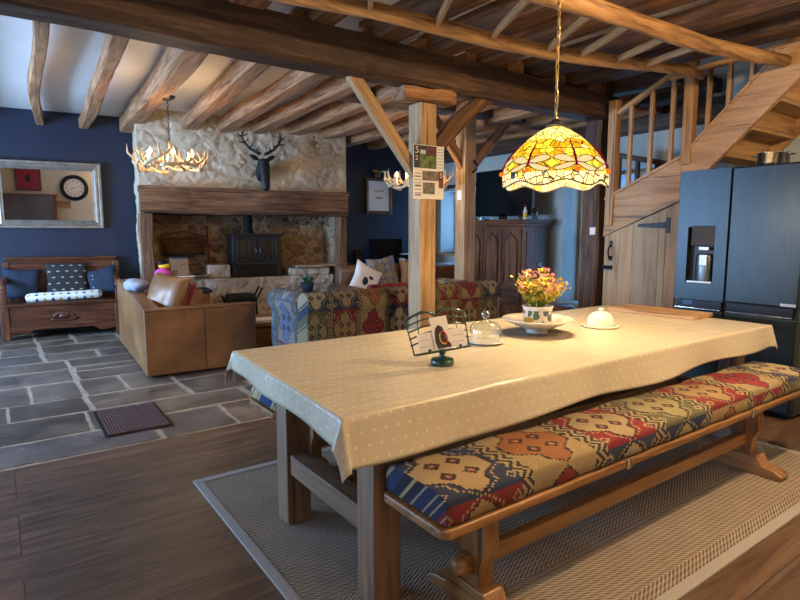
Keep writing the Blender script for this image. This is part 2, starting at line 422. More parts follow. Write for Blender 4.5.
# oak boards
t = NT('wide oak floorboards')
br = t.n('ShaderNodeTexBrick', offset=.37, offset_frequency=3); t.put(br.inputs['Vector'], t.co())
for k_, v_ in (('Scale', 1.0), ('Mortar Size', .0028), ('Mortar Smooth', .1), ('Bias', 0), ('Brick Width', 3.3), ('Row Height', .215)): br.inputs[k_].default_value = v_
br.inputs['Color1'].default_value = (0, 0, 0, 1); br.inputs['Color2'].default_value = (1, 1, 1, 1); br.inputs['Mortar'].default_value = (.5,) * 3 + (1,)
off = t.math('MULTIPLY', t.xyz(br.outputs['Color'])[0], 7.0)
xyz = t.xyz(t.co()); vv = t.comb(xyz[0], t.math('ADD', xyz[1], off), off)
f1, _ = t.noise(t.map(vv, (1.1, 11, 11)), 1.5, 6, .65, 1.2)
c1 = t.ramp(f1, [(.33, (.055, .030, .018)), (.5, (.125, .075, .046)), (.68, (.20, .13, .085))])
c1 = t.mix(.45, c1, t.ramp(t.xyz(br.outputs['Color'])[0], [(0, (.65, .65, .68)), (1, (1.25, 1.2, 1.1))]), 'MULTIPLY')
kn = t.vor(t.map(vv, (1.0, 2.2, 1)), 2.3); c1 = t.mix(t.ramp(kn.outputs['Distance'], [(.03, (.9,) * 3), (.07, (0,) * 3)]), c1, (.015, .01, .01))
c1 = t.mix(br.outputs['Fac'], c1, (.03, .018, .012))
M['boards'] = t.bsdf(c1, t.ramp(f1, [(.3, (.36,) * 3), (.7, (.5,) * 3)]), 0, t.bump(t.math('SUBTRACT', f1, br.outputs['Fac']), .25, .006))
struct(MB().ab((XL - .4, YB - .3, -.2), (XR + .5, 3.9, 0)).build('floor', 'boards'), 'wide brown oak floorboards in the dining area')
struct(flagstones(XL, XR + .4, 3.91, 9.7), 'grey brown flagstones of the living area')
struct(MB().ab((XL - .4, 3.9, -.2), (XR + .5, 9.9, -.004)).build('floor', 'mortar'), 'pale mortar bed between the flagstones')
struct(MB().ab((XL - .4, YB - .3, ZC), (XR + .5, 9.9, ZC + .15)).build('ceiling', 'plasterC'), 'white plaster between the old joists')
# walls (with thickness)
mb = MB(); mb.box((3.6, .2, ZC / 2), (14.2, .4, ZC)); o = mb.build('wall_back', 'navy', loc=W(0, 0), rot=(0, 0, RZ)); struct(o, 'navy blue painted wall')
struct(MB().ab((XL - .4, YB - .3, 0), (XR + .45, YB, ZC)).build('wall_front', 'cream'))
def wall_with_holes(name, x0, x1, ya, yb, holes, mat, lab=None):
    mb = MB(); y = ya
    for (h0, h1, z0, z1) in sorted(holes):
        if h0 > y: mb.ab((x0, y, 0), (x1, h0, ZC))
        if z0 > 0: mb.ab((x0, h0, 0), (x1, h1, z0))
        mb.ab((x0, h0, z1), (x1, h1, ZC)); y = h1
    mb.ab((x0, y, 0), (x1, yb, ZC)); struct(mb.build(name, mat), lab)
LH = [(.6, 2.6, .85, 2.25), (3.4, 4.6, .05, 2.25), (5.9, 7.9, .8, 2.25)]
wall_with_holes('wall_left', XL - .4, XL, YB, 9.9, LH, 'cream')
RH = [(3.95, 5.42, .35, 2.22), (6.95, 8.22, 1.0, 2.12)]
wall_with_holes('wall_right', XR, XR + .45, YB, 9.2, RH, 'pale', 'pale sage plaster wall')
def window(n, x, y0, y1, z0, z1, mat, nm=2, lab=None):
    fr = MB(); w = .055
    for a, b in (((x - .03, y0, z0), (x + .03, y0 + w, z1)), ((x - .03, y1 - w, z0), (x + .03, y1, z1)), ((x - .03, y0 + w, z0), (x + .03, y1 - w, z0 + w)), ((x - .03, y0 + w, z1 - w), (x + .03, y1 - w, z1))): fr.ab(a, b)
    for i in range(1, nm):
        ym = y0 + (y1 - y0) * i / nm; fr.ab((x - .025, ym - .025, z0 + w), (x + .025, ym + .025, z1 - w))
    zm = (z0 + z1) / 2; fr.ab((x - .014, y0 + w, zm - .014), (x + .014, y1 - w, zm + .014))
    o = fr.build('window_%d' % n, mat, bevel=.004); struct(o, lab)
    MB().ab((x - .004, y0 + w * .8, z0 + w * .8), (x + .004, y1 - w * .8, z1 - w * .8)).build('window_pane', 'glass', o)
for i, (a, b, z0, z1) in enumerate(RH): window(i + 1, XR + .38, a, b, z0, z1, 'oak2', 3 if i == 0 else 2)
for i, (a, b, z0, z1) in enumerate(LH): window(i + 3, XL - .33, a, b, z0, z1, 'oak2')
struct(MB().ab((XR - .06, 6.9, .955), (XR + .36, 8.27, 1.0)).build('trim_1', 'oak1', bevel=.004), 'oak window board')
struct(MB().ab((XR - .01, 8.24, 2.16), (XR - .075, 4.5, 2.22)).build('trim_2', 'dark1', bevel=.004), 'dark picture rail on the pale wall')
struct(MB().ab((XR - .22, YB, 2.62), (XR, 8.3, 2.86)).build('trim_3', 'dark1', bevel=.01), 'dark strip standing in for beam shade along the top of the right wall')  # shade under the ceiling beams, put in as a solid dark strip

# chimney breast: lumpy limewashed rubble, with the fireplace recess
def rough_wall(mb, p0, du, dv, nu, nv, amp, seed, nrm, sc=3.2):
    p0 = Vector(p0); du = Vector(du); dv = Vector(dv); nrm = Vector(nrm)
    def fn(a, b):
        p = p0 + du * a + dv * b
        q = Vector((p.x * sc, p.y * sc, p.z * sc * 1.3 + seed))
        dd = noise.voronoi(q)[0]
        e = min(1, (dd[1] - dd[0]) * 2.2)
        edge = min(a, 1 - a) * du.length; fall = min(1, edge / .05)
        return p + nrm * (amp * (min(1, e * 1.6) ** 2 * .25 + 1.1 * noise.noise(q * .6) + .7 * noise.noise(q * 1.5) + .45 * noise.noise(q * 3.5)) * fall)
    mb.grid(fn, nu, nv)
DB = .80; UL, UR = 1.73, 4.70
mb = MB()
rough_wall(mb, (UL, -DB, 1.90), (UR - UL, 0, 0), (0, 0, 1.1), 150, 70, .020, 3, (0, -1, 0), 4.6)
rough_wall(mb, (UL, .0, 0), (0, -DB, 0), (0, 0, 3.0), 34, 100, .03, 9, (-1, 0, 0))
mb.ab((UL + .01, -DB + .012, 1.90), (UR - .01, 0, 3.0)); mb.ab((UL + .01, -DB + .012, 0), (UL + .06, 0, 1.9)); mb.ab((UR - .05, -DB + .012, 0), (UR - .01, 0, 1.9))
rough_wall(mb, (UR, -DB, 0), (0, DB, 0), (0, 0, 3.0), 34, 100, .02, 5, (1, 0, 0))
struct(mb.build('wall_chimney', 'stoneP', loc=W(0, 0), rot=(0, 0, RZ), smooth=True, recalc=False), 'limewashed rubble stone chimney breast')
mb = MB()   # recess lining
rough_wall(mb, (UL + .05, -.06, 0), (UR - UL - .1, 0, 0), (0, 0, 1.95), 120, 80, .04, 1, (0, -1, 0), 5)
rough_wall(mb, (UL + .10, -.02, 0), (0, -DB + .12, 0), (0, 0, 1.95), 30, 60, .03, 2, (1, 0, 0), 5)
rough_wall(mb, (UR - .10, -DB + .12, 0), (0, DB - .12, 0), (0, 0, 1.95), 30, 60, .03, 4, (-1, 0, 0), 5)
struct(mb.build('wall_fireplace', 'stoneD', loc=W(0, 0), rot=(0, 0, RZ), smooth=True, recalc=False), 'sooty rubble stone inside the fireplace')
# raised stone hearth
hearth = wthing('stone_hearth', 'raised pale stone hearth filling the fireplace under the stove', 'hearth', 3.2, .55)
mb = MB()
rough_wall(mb, (-1.33, -.02, 0), (2.68, 0, 0), (0, 0, .70), 110, 30, .03, 6, (0, -1, 0), 4)
mb.ab((-1.33, .0, 0), (1.35, .42, .70)); mb.build('hearth_block', 'stoneL', hearth, recalc=False)
MB().ab((-.60, -.03, .70), (-.27, .42, .90)).build('ledge_stone', 'stoneL', hearth, bevel=.03)
MB().ab((.62, -.02, .70), (1.3, .42, .82)).build('ledge_stone', 'stoneL', hearth, bevel=.03)
MB().ab((-1.3, -.01, .70), (-.61, .42, .73)).build('ledge_stone', 'stoneL', hearth, bevel=.01)
o = stick('stone_slab', W(3.93, .56, .845), W(4.55, .56, .855), .22, .035, 'grey0', None, .008, 8, seed=4); tag(o, 'rough pale slab lying on the right end of the hearth', 'slab')

# fireplace surround
sur = wthing('fireplace_surround', 'huge old oak mantel beam on two posts around the stone fireplace', 'fireplace surround', 3.2, DB, 0)
stick('mantel_beam', (-1.48, -.05, 1.785), (1.45, -.05, 1.785), .30, .31, 'lint0', sur, .012, 26, seed=2, bevel=.012)
stick('mantel_shelf', (-1.49, -.07, 1.955), (1.46, -.07, 1.955), .30, .055, 'lint0', sur, .006, 20, seed=8, bevel=.008)
stick('jamb_post', (-1.40, .02, 0), (-1.40, .02, 1.63), .17, .17, 'lint0', sur, .010, 14, seed=3, bevel=.01)
stick('jamb_post', (1.41, .05, 0), (1.41, .05, 1.63), .12, .22, 'lint0', sur, .008, 14, seed=5, bevel=.01)
stick('bressummer', (-1.35, .32, 1.74), (1.35, .32, 1.74), .2, .22, 'dark0', sur, .01, 10, seed=6)

# ------------------------------------------------------------------ TIMBER FRAME
o = stick('main_beam', (XL, 3.86, 2.695), (5.55, 3.86, 2.695), .24, .27, 'dark0', None, .014, 46, seed=11, bevel=.015)
tag(o, 'long dark hewn main beam crossing the whole room above the calendar post', 'beam')
o = stick('cross_beam', (3.1, 5.42, 2.885), (XR, 5.42, 2.885), .24, .17, 'dark0', None, .012, 24, seed=12, bevel=.012)
tag(o, 'second dark beam further back above the rear oak post', 'beam')
o = stick('bearer_block', (2.74, 3.86, 2.495), (3.28, 3.86, 2.505), .19, .10, 'joist0', None, .006, 6, seed=13, bevel=.012)
tag(o, 'short rough oak block between main beam and calendar post', 'block')
# joists on the fireplace side
# (x at wall, x at beam, width, height, bow)
JS = [(.60, .29, .10, .12, 0), (1.10, .80, .13, .13, .0), (1.63, 1.33, .20, .19, 0), (2.30, 1.86, .19, .15, .05), (2.73, 2.45, .19, .15, .07), (3.20, 2.95, .19, .16, .07), (3.72, 3.50, .19, .16, .05), (4.27, 4.0, .2, .17, .03), (4.85, 4.62, .2, .18, .02), (5.45, 5.25, .2, .18, .02), (6.05, 5.9, .2, .18, .0), (6.5, 6.45, .16, .18, .0), (-.15, -.4, .15, .15, 0), (-1.0, -1.2, .15, .15, 0), (-1.9, -2.0, .15, .15, 0)]
JL = ['thin joist nearest the left edge, above the mirror', 'crooked narrow joist, second from the left above the mirror', 'thick joist that carries the antler chandelier', 'curved joist landing just right of the chandelier', 'bowed joist between the chandelier and the stag head', 'joist landing just left of the stag antlers', 'joist landing above the stag head', 'joist landing right of the stag antlers', 'joist over the right end of the chimney breast', 'joist above the framed picture in the corner', 'joist above the rear oak post braces', 'joist close to the pale right wall', 'joist over the far left windows', 'second joist over the far left windows', 'joist along the left wall']
for i, ((xa, xb, w, h, bow), lb) in enumerate(zip(JS, JL)):
    Yw = 9.25 - .1317 * xa if not (1.65 < xa < 4.75) else 8.43 - .1317 * xa
    zc = 2.99 - h / 2 - (0.045 if h < .16 else 0)
    o = stick('ceiling_joist', (xa, Yw + .04, zc - .02), (xb, 3.80, 2.94 - h / 2), w, h, 'joist0', None, .03 if i != 2 else .018, 22, seed=30 + i, bevel=.012, bow=-bow * .3)
    tag(o, 'brown oak ' + lb, 'joist', 'joists on the fireplace side')
# joists on the near side
NX = [-1.9, -1.2, -.5, .15, .78, 1.42, 1.98, 2.55, 3.10, 3.66, 4.30, 4.90, 5.6, 6.3]
for i, x in enumerate(NX):
    lb = {5: 'above the left end of the pole ladder', 6: 'second one above the left half of the pole ladder', 7: 'above the main beam left of the calendar post', 8: 'above the calendar post', 9: 'above the lamp chain', 10: 'over the right part of the pole ladder', 11: 'over the ladder rungs near the stairs', 12: 'above the stair rail', 13: 'over the stairwell'}.get(i, 'outside the left half, number %s from the wall' % ('one', 'two', 'three', 'four', 'five')[min(i, 4)])
    o = stick('near_joist', (x, 3.93, 2.915), (x - .03 + .03 * (i % 3), YB if i < 12 else 3.1, 2.915), .21 + .05 * (i % 2), .16, 'dark0' if i > 9 else ('joist0' if i < 6 else 'lint0'), None, .022, 22, seed=60 + i, bevel=.012)
    tag(o, 'dark oak near-side joist ' + lb, 'joist', 'joists on the dining side')

# posts with braces
p = thing('oak_post', 'square new oak post with the calendar, braced to the main beam', 'post', (3.0, 3.88, 0))
MB().ab((-.084, -.084, 0), (.084, .084, 2.44)).build('post_shaft', 'oak2', p, bevel=.006)
stick('brace', (-.07, 0, 1.86), (-.72, 0, 2.62), .07, .10, 'oak0', p, bevel=.005)
stick('brace', (.06, 0, 1.98), (.74, 0, 2.60), .07, .13, 'lint0', p, .012, 12, seed=3, bow=.05)
p = thing('oak_post', 'rear oak post beside the window with two braces and a small white sticker', 'post', (4.88, 5.42, 0))
MB().ab((-.09, -.09, 0), (.09, .09, 2.80)).build('post_shaft', 'oak2', p, bevel=.006)
stick('brace', (-.05, 0, 2.20), (-.62, 0, 2.84), .07, .12, 'joist0', p, .006, 8, seed=1)
stick('brace', (.05, 0, 2.15), (.75, 0, 2.84), .07, .12, 'joist0', p, .006, 8, seed=2)
MB().ab((-.093, -.03, 1.78), (-.09, .05, 1.90)).build('sticker', 'paper', p)
MB().tube([(.03, -.09, 2.12), (.03, -.16, 2.14), (.03, -.17, 2.2), (.03, -.12, 2.26)], .013, 8).build('wall_hook', 'black', p, smooth=True)
p = thing('stair_post', 'dark old oak post at the foot of the stairs with a white switch', 'post', (5.42, 3.88, 0))
stick('post_shaft', (0, 0, 0), (0, 0, 2.97), .20, .20, 'dark0', p, .006, 14, seed=5)
sw = MB().ab((-.125, -.09, 1.35), (-.10, -.02, 1.43)).build('light_switch', 'whitep', p, bevel=.004)

# ------------------------------------------------------------------ POLE LADDER
lad = thing('pole_ladder', 'long rustic ladder of golden round poles hung flat under the ceiling', 'ladder', (0, 0, 0))
A = [(.4, 3.25, 2.735), (1.45, 3.17, 2.735), (2.0, 3.08, 2.735), (2.5, 3.06, 2.735), (3.0, 3.05, 2.735), (3.5, 3.0, 2.735), (3.85, 2.92, 2.735), (4.2, 2.83, 2.735), (4.5, 2.74, 2.74), (4.9, 2.66, 2.75), (5.26, 2.72, 2.77)]
Bp = [(.4, 2.5, 2.735), (1.5, 2.42, 2.735), (2.66, 2.32, 2.735), (3.1, 2.27, 2.735), (3.5, 2.25, 2.735), (3.9, 2.24, 2.735), (4.3, 2.22, 2.735), (4.9, 2.12, 2.735), (5.26, 2.05, 2.74)]
MB().tube(A, [.052, .052, .050, .052, .054, .052, .056, .050, .048, .044, .036], 12).build('ladder_rail', 'pole0', lad, smooth=True)
MB().tube(Bp, [.052, .052, .054, .058, .052, .06, .055, .055, .045], 12).build('ladder_rail', 'pole0', lad, smooth=True)
for a, b in (((1.97, 3.08), (1.6, 2.42)), ((2.48, 3.06), (2.1, 2.38)), ((2.96, 3.05), (2.6, 2.33)), ((3.49, 3.0), (3.1, 2.27)), ((3.8, 2.93), (3.48, 2.25)), ((4.14, 2.85), (3.92, 2.24)), ((4.42, 2.76), (4.30, 2.22)), ((.95, 3.2), (.75, 2.45)), ((1.45, 3.17), (1.15, 2.44))):
    stick('rung', (*a, 2.737), (*b, 2.737), .03, .045, 'pole0', lad, .002, 4, seed=int(a[0] * 10))

# ------------------------------------------------------------------ STAIRS
st = thing('staircase', 'oak staircase with square balusters climbing behind the fridge', 'staircase', (5.3, 2.8, 0))
def YZ(poly): return [(y - 2.8, z) for y, z in poly]
MB().prism(YZ([(3.68, 1.33), (3.66, 1.73), (2.87, 2.08), (2.87, 1.67)]), 0, -.02, .03).build('stringer', 'stair1', st, bevel=.004)
MB().prism(YZ([(2.868, 1.69), (2.868, 2.08), (1.93, 3.0), (1.54, 3.0)]), 0, -.025, .03).build('stringer', 'stair1', st, bevel=.004)
MB().prism(YZ([(3.67, 1.715), (3.67, 1.745), (2.86, 2.10), (2.86, 2.07)]), 0, -.035, .045).build('string_cap', 'stair1', st)
MB().prism(YZ([(2.868, 2.07), (2.868, 2.10), (1.95, 3.0), (1.92, 3.0)]), 0, -.035, .045).build('string_cap', 'stair1', st)
MB().prism(YZ([(2.868, 1.69), (2.868, 2.08), (1.93, 3.0), (1.54, 3.0)]), 0, .87, .92).build('stringer', 'stair1', st)
# balusters: (y, z bottom, z top)
def b_(y, zt):
    zb = 1.72 + (3.66 - y) * .443 if y > 2.87 else 2.09 + (2.87 - y) * .98
    MB().ab((-.018, y - 2.8 - .018, zb), (.018, y - 2.8 + .018, zt)).build('baluster', 'stair2', st, bevel=.003)
for y in (3.42, 3.20, 2.99): b_(y, 2.60 + (3.55 - y) * .45)
for y in (2.66, 2.49, 2.31, 2.13): b_(y, 2.86)
MB().ab((-.045, .765, 1.45), (.045, .855, 2.72)).build('newel_post', 'stair2', st, bevel=.005)
MB().ab((-.045, .025 - .045, 2.0), (.045, .025 + .045, 2.97)).build('newel_post', 'stair2', st, bevel=.005)
stick('handrail', (0, .80, 2.58), (0, .03, 2.93), .055, .05, 'stair0', st)
stick('handrail', (0, .23, 2.82), (0, -1.0, 2.90), .055, .05, 'stair0', st)
for i in range(7):
    y = 2.72 - i * .205 - 2.8; z = 2.08 + i * .20
    if z > 2.95: break
    MB().ab((.03, y - .23, z - .035), (.87, y + .02, z)).build('tread', 'stair0', st, bevel=.003)
    MB().ab((.03, y - .235, z), (.87, y - .215, min(z + .165, 2.99))).build('riser', 'stair0', st)
# inner balustrade seen through the front one
ib = thing('inner_balustrade', 'dark stair rail with square spindles seen through the front balusters', 'railing', (6.15, 3.3, 0))
stick('handrail', (0, .85, 2.30), (0, -.25, 2.02), .05, .06, 'dark0', ib)
for k in range(5):
    y = .8 - k * .24; MB().ab((-.02, y - .02, 1.3), (.02, y + .02, 2.29 - k * .06)).build('baluster', 'dark2', ib)
MB().ab((-.025, -.3, 1.22), (.025, .9, 1.31)).build('base_rail', 'dark1', ib)
MB().ab((-.04, -.32, 0), (.04, -.24, 2.04)).build('newel_post', 'dark2', ib); MB().ab((-.04, .84, 0), (.04, .92, 2.34)).build('newel_post', 'dark2', ib)
# partition under the stairs and the plank door
t = NT('pale plank door'); c = t.xyz(t.co())
yy = t.math('FRACT', t.math('MULTIPLY', c[1], 3.6)); gr = t.ramp(yy, [(.0, (1,) * 3), (.03, (0,) * 3)])
f1, _ = t.noise(t.map(t.co(), (9, 9, .7)), 1.5, 5, .6, .8); col = t.ramp(f1, [(.35, (.27, .17, .085)), (.5, (.40, .27, .14)), (.68, (.48, .34, .19))])
kn = t.vor(t.map(t.co(), (1, 1, .7)), 3.4); col = t.mix(t.ramp(kn.outputs['Distance'], [(.04, (.85,) * 3), (.10, (0,) * 3)]), col, (.07, .03, .015))
col = t.mix(gr, col, (.05, .03, .02)); M['plank'] = t.bsdf(col, .6, 0, t.bump(t.math('SUBTRACT', f1, gr), .3, .008))
d = MB().prism([(3.66, .02), (3.66, 1.335), (2.99, 1.605), (2.99, .02)], 0, 5.29, 5.325).build('door_1', 'plank'); struct(d, 'pale plank cupboard door under the stairs')
MB().prism([(2.985, 0), (2.985, 1.61), (2.87, 1.66), (2.87, 0)], 0, 5.285, 5.33).build('door_frame', 'stair2', d, bevel=.003)
hg = MB(); hg.prism([(2.99, 1.415), (3.27, 1.43), (3.29, 1.445), (3.27, 1.46), (2.99, 1.475)], 0, 5.278, 5.291); hg.ab((5.275, 2.945, 1.37), (5.289, 2.985, 1.52)); hg.build('strap_hinge', 'black', d, bevel=.002)
hg = MB(); hg.prism([(2.99, .365), (3.27, .38), (3.29, .395), (3.27, .41), (2.99, .425)], 0, 5.278, 5.291); hg.ab((5.275, 2.945, .32), (5.289, 2.985, .47)); hg.build('strap_hinge', 'black', d, bevel=.002)
h_ = MB(); h_.tube([(5.285, 3.58, 1.10), (5.25, 3.58, 1.12), (5.24, 3.58, 1.17), (5.25, 3.58, 1.22), (5.285, 3.58, 1.24)], .009, 8); h_.ab((5.28, 3.56, 1.08), (5.29, 3.60, 1.13)); h_.ab((5.28, 3.565, 1.22), (5.29, 3.595, 1.29)); h_.build('door_handle', 'black', d, smooth=False)
h_ = MB(); h_.ab((5.27, 3.56, .985), (5.29, 3.66, 1.03)); h_.tube([(5.268, 3.55, 1.01), (5.268, 3.70, 1.01)], .010, 8); h_.build('door_latch', 'black', d)
mb = MB(); mb.ab((5.3, 1.0, 0), (5.36, 2.86, 1.66)); mb.prism([(2.86, 1.62), (2.86, 1.66), (2.55, 1.86), (1.0, 1.86), (1.0, 1.62)], 0, 5.3, 5.36)
struct(mb.build('wall_understair', 'pale'))
struct(MB().ab((6.25, -1.0, 0), (6.33, 2.9, 3.0)).build('wall_stairwell', 'pale'), 'pale plaster wall beside the stairs')
# ------------------------------------------------------------------ BACK WALL THINGS
# mirror: leans forward a little
mi = wthing('wall_mirror', 'large mirror in a wide pewter frame on the navy wall', 'mirror', .66, .045, 1.43)
mi.rotation_euler = (math.radians(1.9), 0, RZ)
mw, mh = 1.27, .895
def frame(parent, name, w, h, prof, mat, z0=0):
    """mitred frame; prof = [(inset, depth)] going inward"""
    mb = MB(); rings = []
    for ins, dp in prof:
        rings.append([(-w / 2 + ins, -dp, z0 + ins), (w / 2 - ins, -dp, z0 + ins), (w / 2 - ins, -dp, z0 + h - ins), (-w / 2 + ins, -dp, z0 + h - ins)])
    mb.rings(rings, cap=False); return mb.build(name, mat, parent, recalc=True)
frame(mi, 'outer_frame', mw, mh, [(0, 0), (0, .03), (.012, .042), (.03, .040), (.045, .026), (.052, .026)], 'silver')
frame(mi, 'inner_frame', mw, mh, [(.050, .020), (.056, .040), (.075, .045), (.098, .024), (.104, .028), (.112, .020)], 'silver')
MB().ab((-mw / 2 + .02, -.012, .02), (mw / 2 - .02, .0, mh - .02)).build('frame_back', 'black', mi)
MB().ab((-mw / 2 + .1, -.020, .1), (mw / 2 - .1, -.013, mh - .1)).build('mirror_glass', 'mirror', mi)
# settle
se = wthing('settle', 'carved dark mahogany settle against the navy wall below the mirror', 'settle', .76, .32, 0)
sw_ = 1.30
MB().ab((-sw_ / 2 + .04, .20, .47), (sw_ / 2 - .04, .235, .90)).build('back_panel', 'mahog0', se)
MB().ab((-sw_ / 2 + .02, .19, .90), (sw_ / 2 - .02, .245, 1.0)).build('back_rail', 'mahog0', se, bevel=.006)
MB().ab((-sw_ / 2 - .01, .17, 1.0), (sw_ / 2 + .01, .26, 1.045)).build('top_rail', 'mahog0', se, bevel=.012)
for s_ in (-1, 1):
    MB().ab((s_ * sw_ / 2 - .04, .18, 0), (s_ * sw_ / 2 + .04, .26, .98)).build('back_post', 'mahog2', se, bevel=.01)
    m = MB(); m.rings([[(s_ * sw_ / 2 + a * .032, y, z + b) for a, b in ((-1, -.025), (1, -.025), (1.2, .02), (0, .038), (-1.2, .02))] for y, z in ((.2, .80), (.1, .79), (0, .75), (-.12, .735), (-.20, .71), (-.24, .65), (-.225, .60))]); m.build('arm', 'mahog1', se, smooth=True)
    MB().ab((s_ * sw_ / 2 - .035, -.235, .45), (s_ * sw_ / 2 + .035, -.175, .70)).build('arm_post', 'mahog2', se, bevel=.01)
    MB().ab((s_ * sw_ / 2 - .03, -.21, .12), (s_ * sw_ / 2 + .03, .22, .46)).build('side_panel', 'mahog1', se)
    MB().ab((s_ * sw_ / 2 - .05, -.25, 0), (s_ * sw_ / 2 + .05, -.17, .46)).build('leg', 'mahog2', se, bevel=.012)
MB().ab((-sw_ / 2 - .01, -.26, .425), (sw_ / 2 + .01, .24, .47)).build('seat', 'mahog0', se, bevel=.012)
MB().ab((-sw_ / 2 + .03, -.235, .15), (sw_ / 2 - .03, -.20, .425)).build('front_panel', 'mahog0', se)
m = MB(); m.prism([(-.60, .16), (-.60, .09), (-.42, .06), (-.34, .12), (.34, .12), (.42, .06), (.60, .09), (.60, .16)], 1, -.25, -.20); m.build('apron', 'mahog0', se, bevel=.006)
m = MB()
for k in range(9):
    a = -1.2 + k * .3; m.ball((math.sin(a) * .11, -.235, .29 + math.cos(a) * .05 - .02), .028, (1, .5, .8), 10, 6)
m.ball((0, -.235, .28), .05, (1.3, .4, .8), 12, 8); m.tube([(-.16, -.238, .25), (-.1, -.245, .235), (0, -.245, .225), (.1, -.245, .235), (.16, -.238, .25)], .012, 8); m.build('carving', 'mahog0', se, smooth=True)

def cushion(name, label, w, h, th, mat, loc, rot, group=None, cat='cushion', pin=.86, rz=None):
    m = MB()
    def side(sg):
        def fn(a, b):
            x = (a - .5); y = (b - .5); ex = 1 - (2 * x) ** 4; ey = 1 - (2 * y) ** 4
            pull = 1 - (1 - pin) * (1 - abs(4 * x * y)) * max(abs(2 * x), abs(2 * y)) ** 3
            zz = sg * th / 2 * max(0, ex * ey) ** .5
            return (x * w * pull, zz + .006 * noise.noise(Vector((x * 5, y * 5, sg * 3))), y * h * pull)
        return fn
    m.grid(side(1), 18, 18); m.grid(side(-1), 18, 18)
    bmesh.ops.remove_doubles(m.b, verts=m.b.verts, dist=.0008)
    o = m.build(name, mat, None, smooth=True)
    o.location = loc; o.rotation_euler = rot; tag(o, label, cat, group); return o
q = lambda u, d, z: W(u, d, z)
cushion('cushion', 'plain navy cushion at the left end of the settle', .44, .44, .16, 'navyf', q(.28, .22, .69), (-.30, .08, RZ + .12))
t = NT('black quilted pattern'); c = t.xyz(t.co())
a = t.math('FRACT', t.math('ADD', t.math('MULTIPLY', c[0], 9.5), t.math('MULTIPLY', t.math('FLOOR', t.math('MULTIPLY', c[2], 12)), .5))); b = t.math('FRACT', t.math('MULTIPLY', c[2], 12))
dd = t.math('ADD', t.math('ABSOLUTE', t.math('SUBTRACT', a, .5)), t.math('MULTIPLY', t.math('ABSOLUTE', t.math('SUBTRACT', b, .5)), 1.8))
col = t.mix(t.math('LESS_THAN', dd, .23), (.02, .02, .022), (.42, .38, .28)); M['dots'] = t.bsdf(col, .9)
cushion('cushion', 'black square cushion with rows of pale motifs, centre of the settle', .50, .50, .13, 'dots', q(.81, .23, .715), (-.28, 0, RZ), pin=.95)
cn = cushion('cushion', 'navy cushion with a zip of pale stitches at the right end of the settle', .42, .42, .15, 'navyf', q(1.24, .24, .69), (-.30, -.25, RZ - .1))
m = MB()
for k in range(4): m.ball((-.10 - .01 * k, -.068, .10 - k * .055), .008, (1, .5, 1), 8, 5)
m.build('stitches', 'ivory', cn, smooth=True)
t = NT('ogee runner pattern'); c = t.xyz(t.co())
a = t.math('FRACT', t.math('MULTIPLY', c[0], 11)); b = t.math('FRACT', t.math('MULTIPLY', t.math('ADD', c[2], c[1]), 13))
dd = t.math('ADD', t.math('ABSOLUTE', t.math('SUBTRACT', a, .5)), t.math('ABSOLUTE', t.math('SUBTRACT', b, .5)))
wv = t.math('FRACT', t.math('MULTIPLY', c[0], 5.5))
dk = t.mix(t.math('GREATER_THAN', wv, .5), (.03, .05, .10), (.45, .30, .08))
col = t.mix(t.math('LESS_THAN', dd, .30), (.72, .72, .68), dk); M['ogee'] = t.bsdf(col, .9)
m = MB(); m.rings([[(x, .075 * k * math.cos(a_), .062 * k * math.sin(a_) + .062) for a_ in [j * PI / 8 for j in range(16)]] for x, k in ((-.45, .3), (-.43, .8), (-.38, .97), (-.1, 1.0), (.2, .96), (.38, 1.0), (.42, .8), (.44, .3))])
o = m.build('bolster', 'ogee', None, smooth=True, loc=W(.78, .42, .471), rot=(0, -.02, RZ)); tag(o, 'long white bolster with navy and gold ogees lying on the settle seat', 'bolster')
# picture in the corner with its light
pc = wthing('framed_picture', 'small dark framed white print with gold script on the navy wall', 'picture', 5.64, .03, 1.70)
frame(pc, 'picture_frame', .50, .62, [(0, 0), (0, .03), (.02, .035), (.05, .02)], 'cab0')
MB().ab((-.22, -.012, .03), (.22, -.004, .59)).build('print', 'paper', pc)
m = MB()
for z, xs in ((.40, (-.09, .10)), (.28, (-.07, .07))):
    pts = [(xs[0] + (xs[1] - xs[0]) * i / 16, -.014, z + .025 * math.sin(i * 1.9) * (1.4 if i in (2, 9) else .8)) for i in range(17)]; m.tube(pts, .004, 5)
m.build('gold_script', 'brass', pc)
pl_ = wthing('picture_light', 'brass picture light above the framed print', 'lamp', 5.62, .03, 2.37)
MB().tube([(0, 0, 0), (0, -.06, .02), (0, -.12, .06)], .008, 8).build('lamp_arm', 'brass', pl_, smooth=True)
MB().tube([(-.15, -.12, .06), (.15, -.12, .06)], .022, 12).build('lamp_shade', 'brass', pl_, smooth=True)
MB().ab((-.05, -.012, -.03), (.05, 0, .03)).build('back_plate', 'brass', pl_)
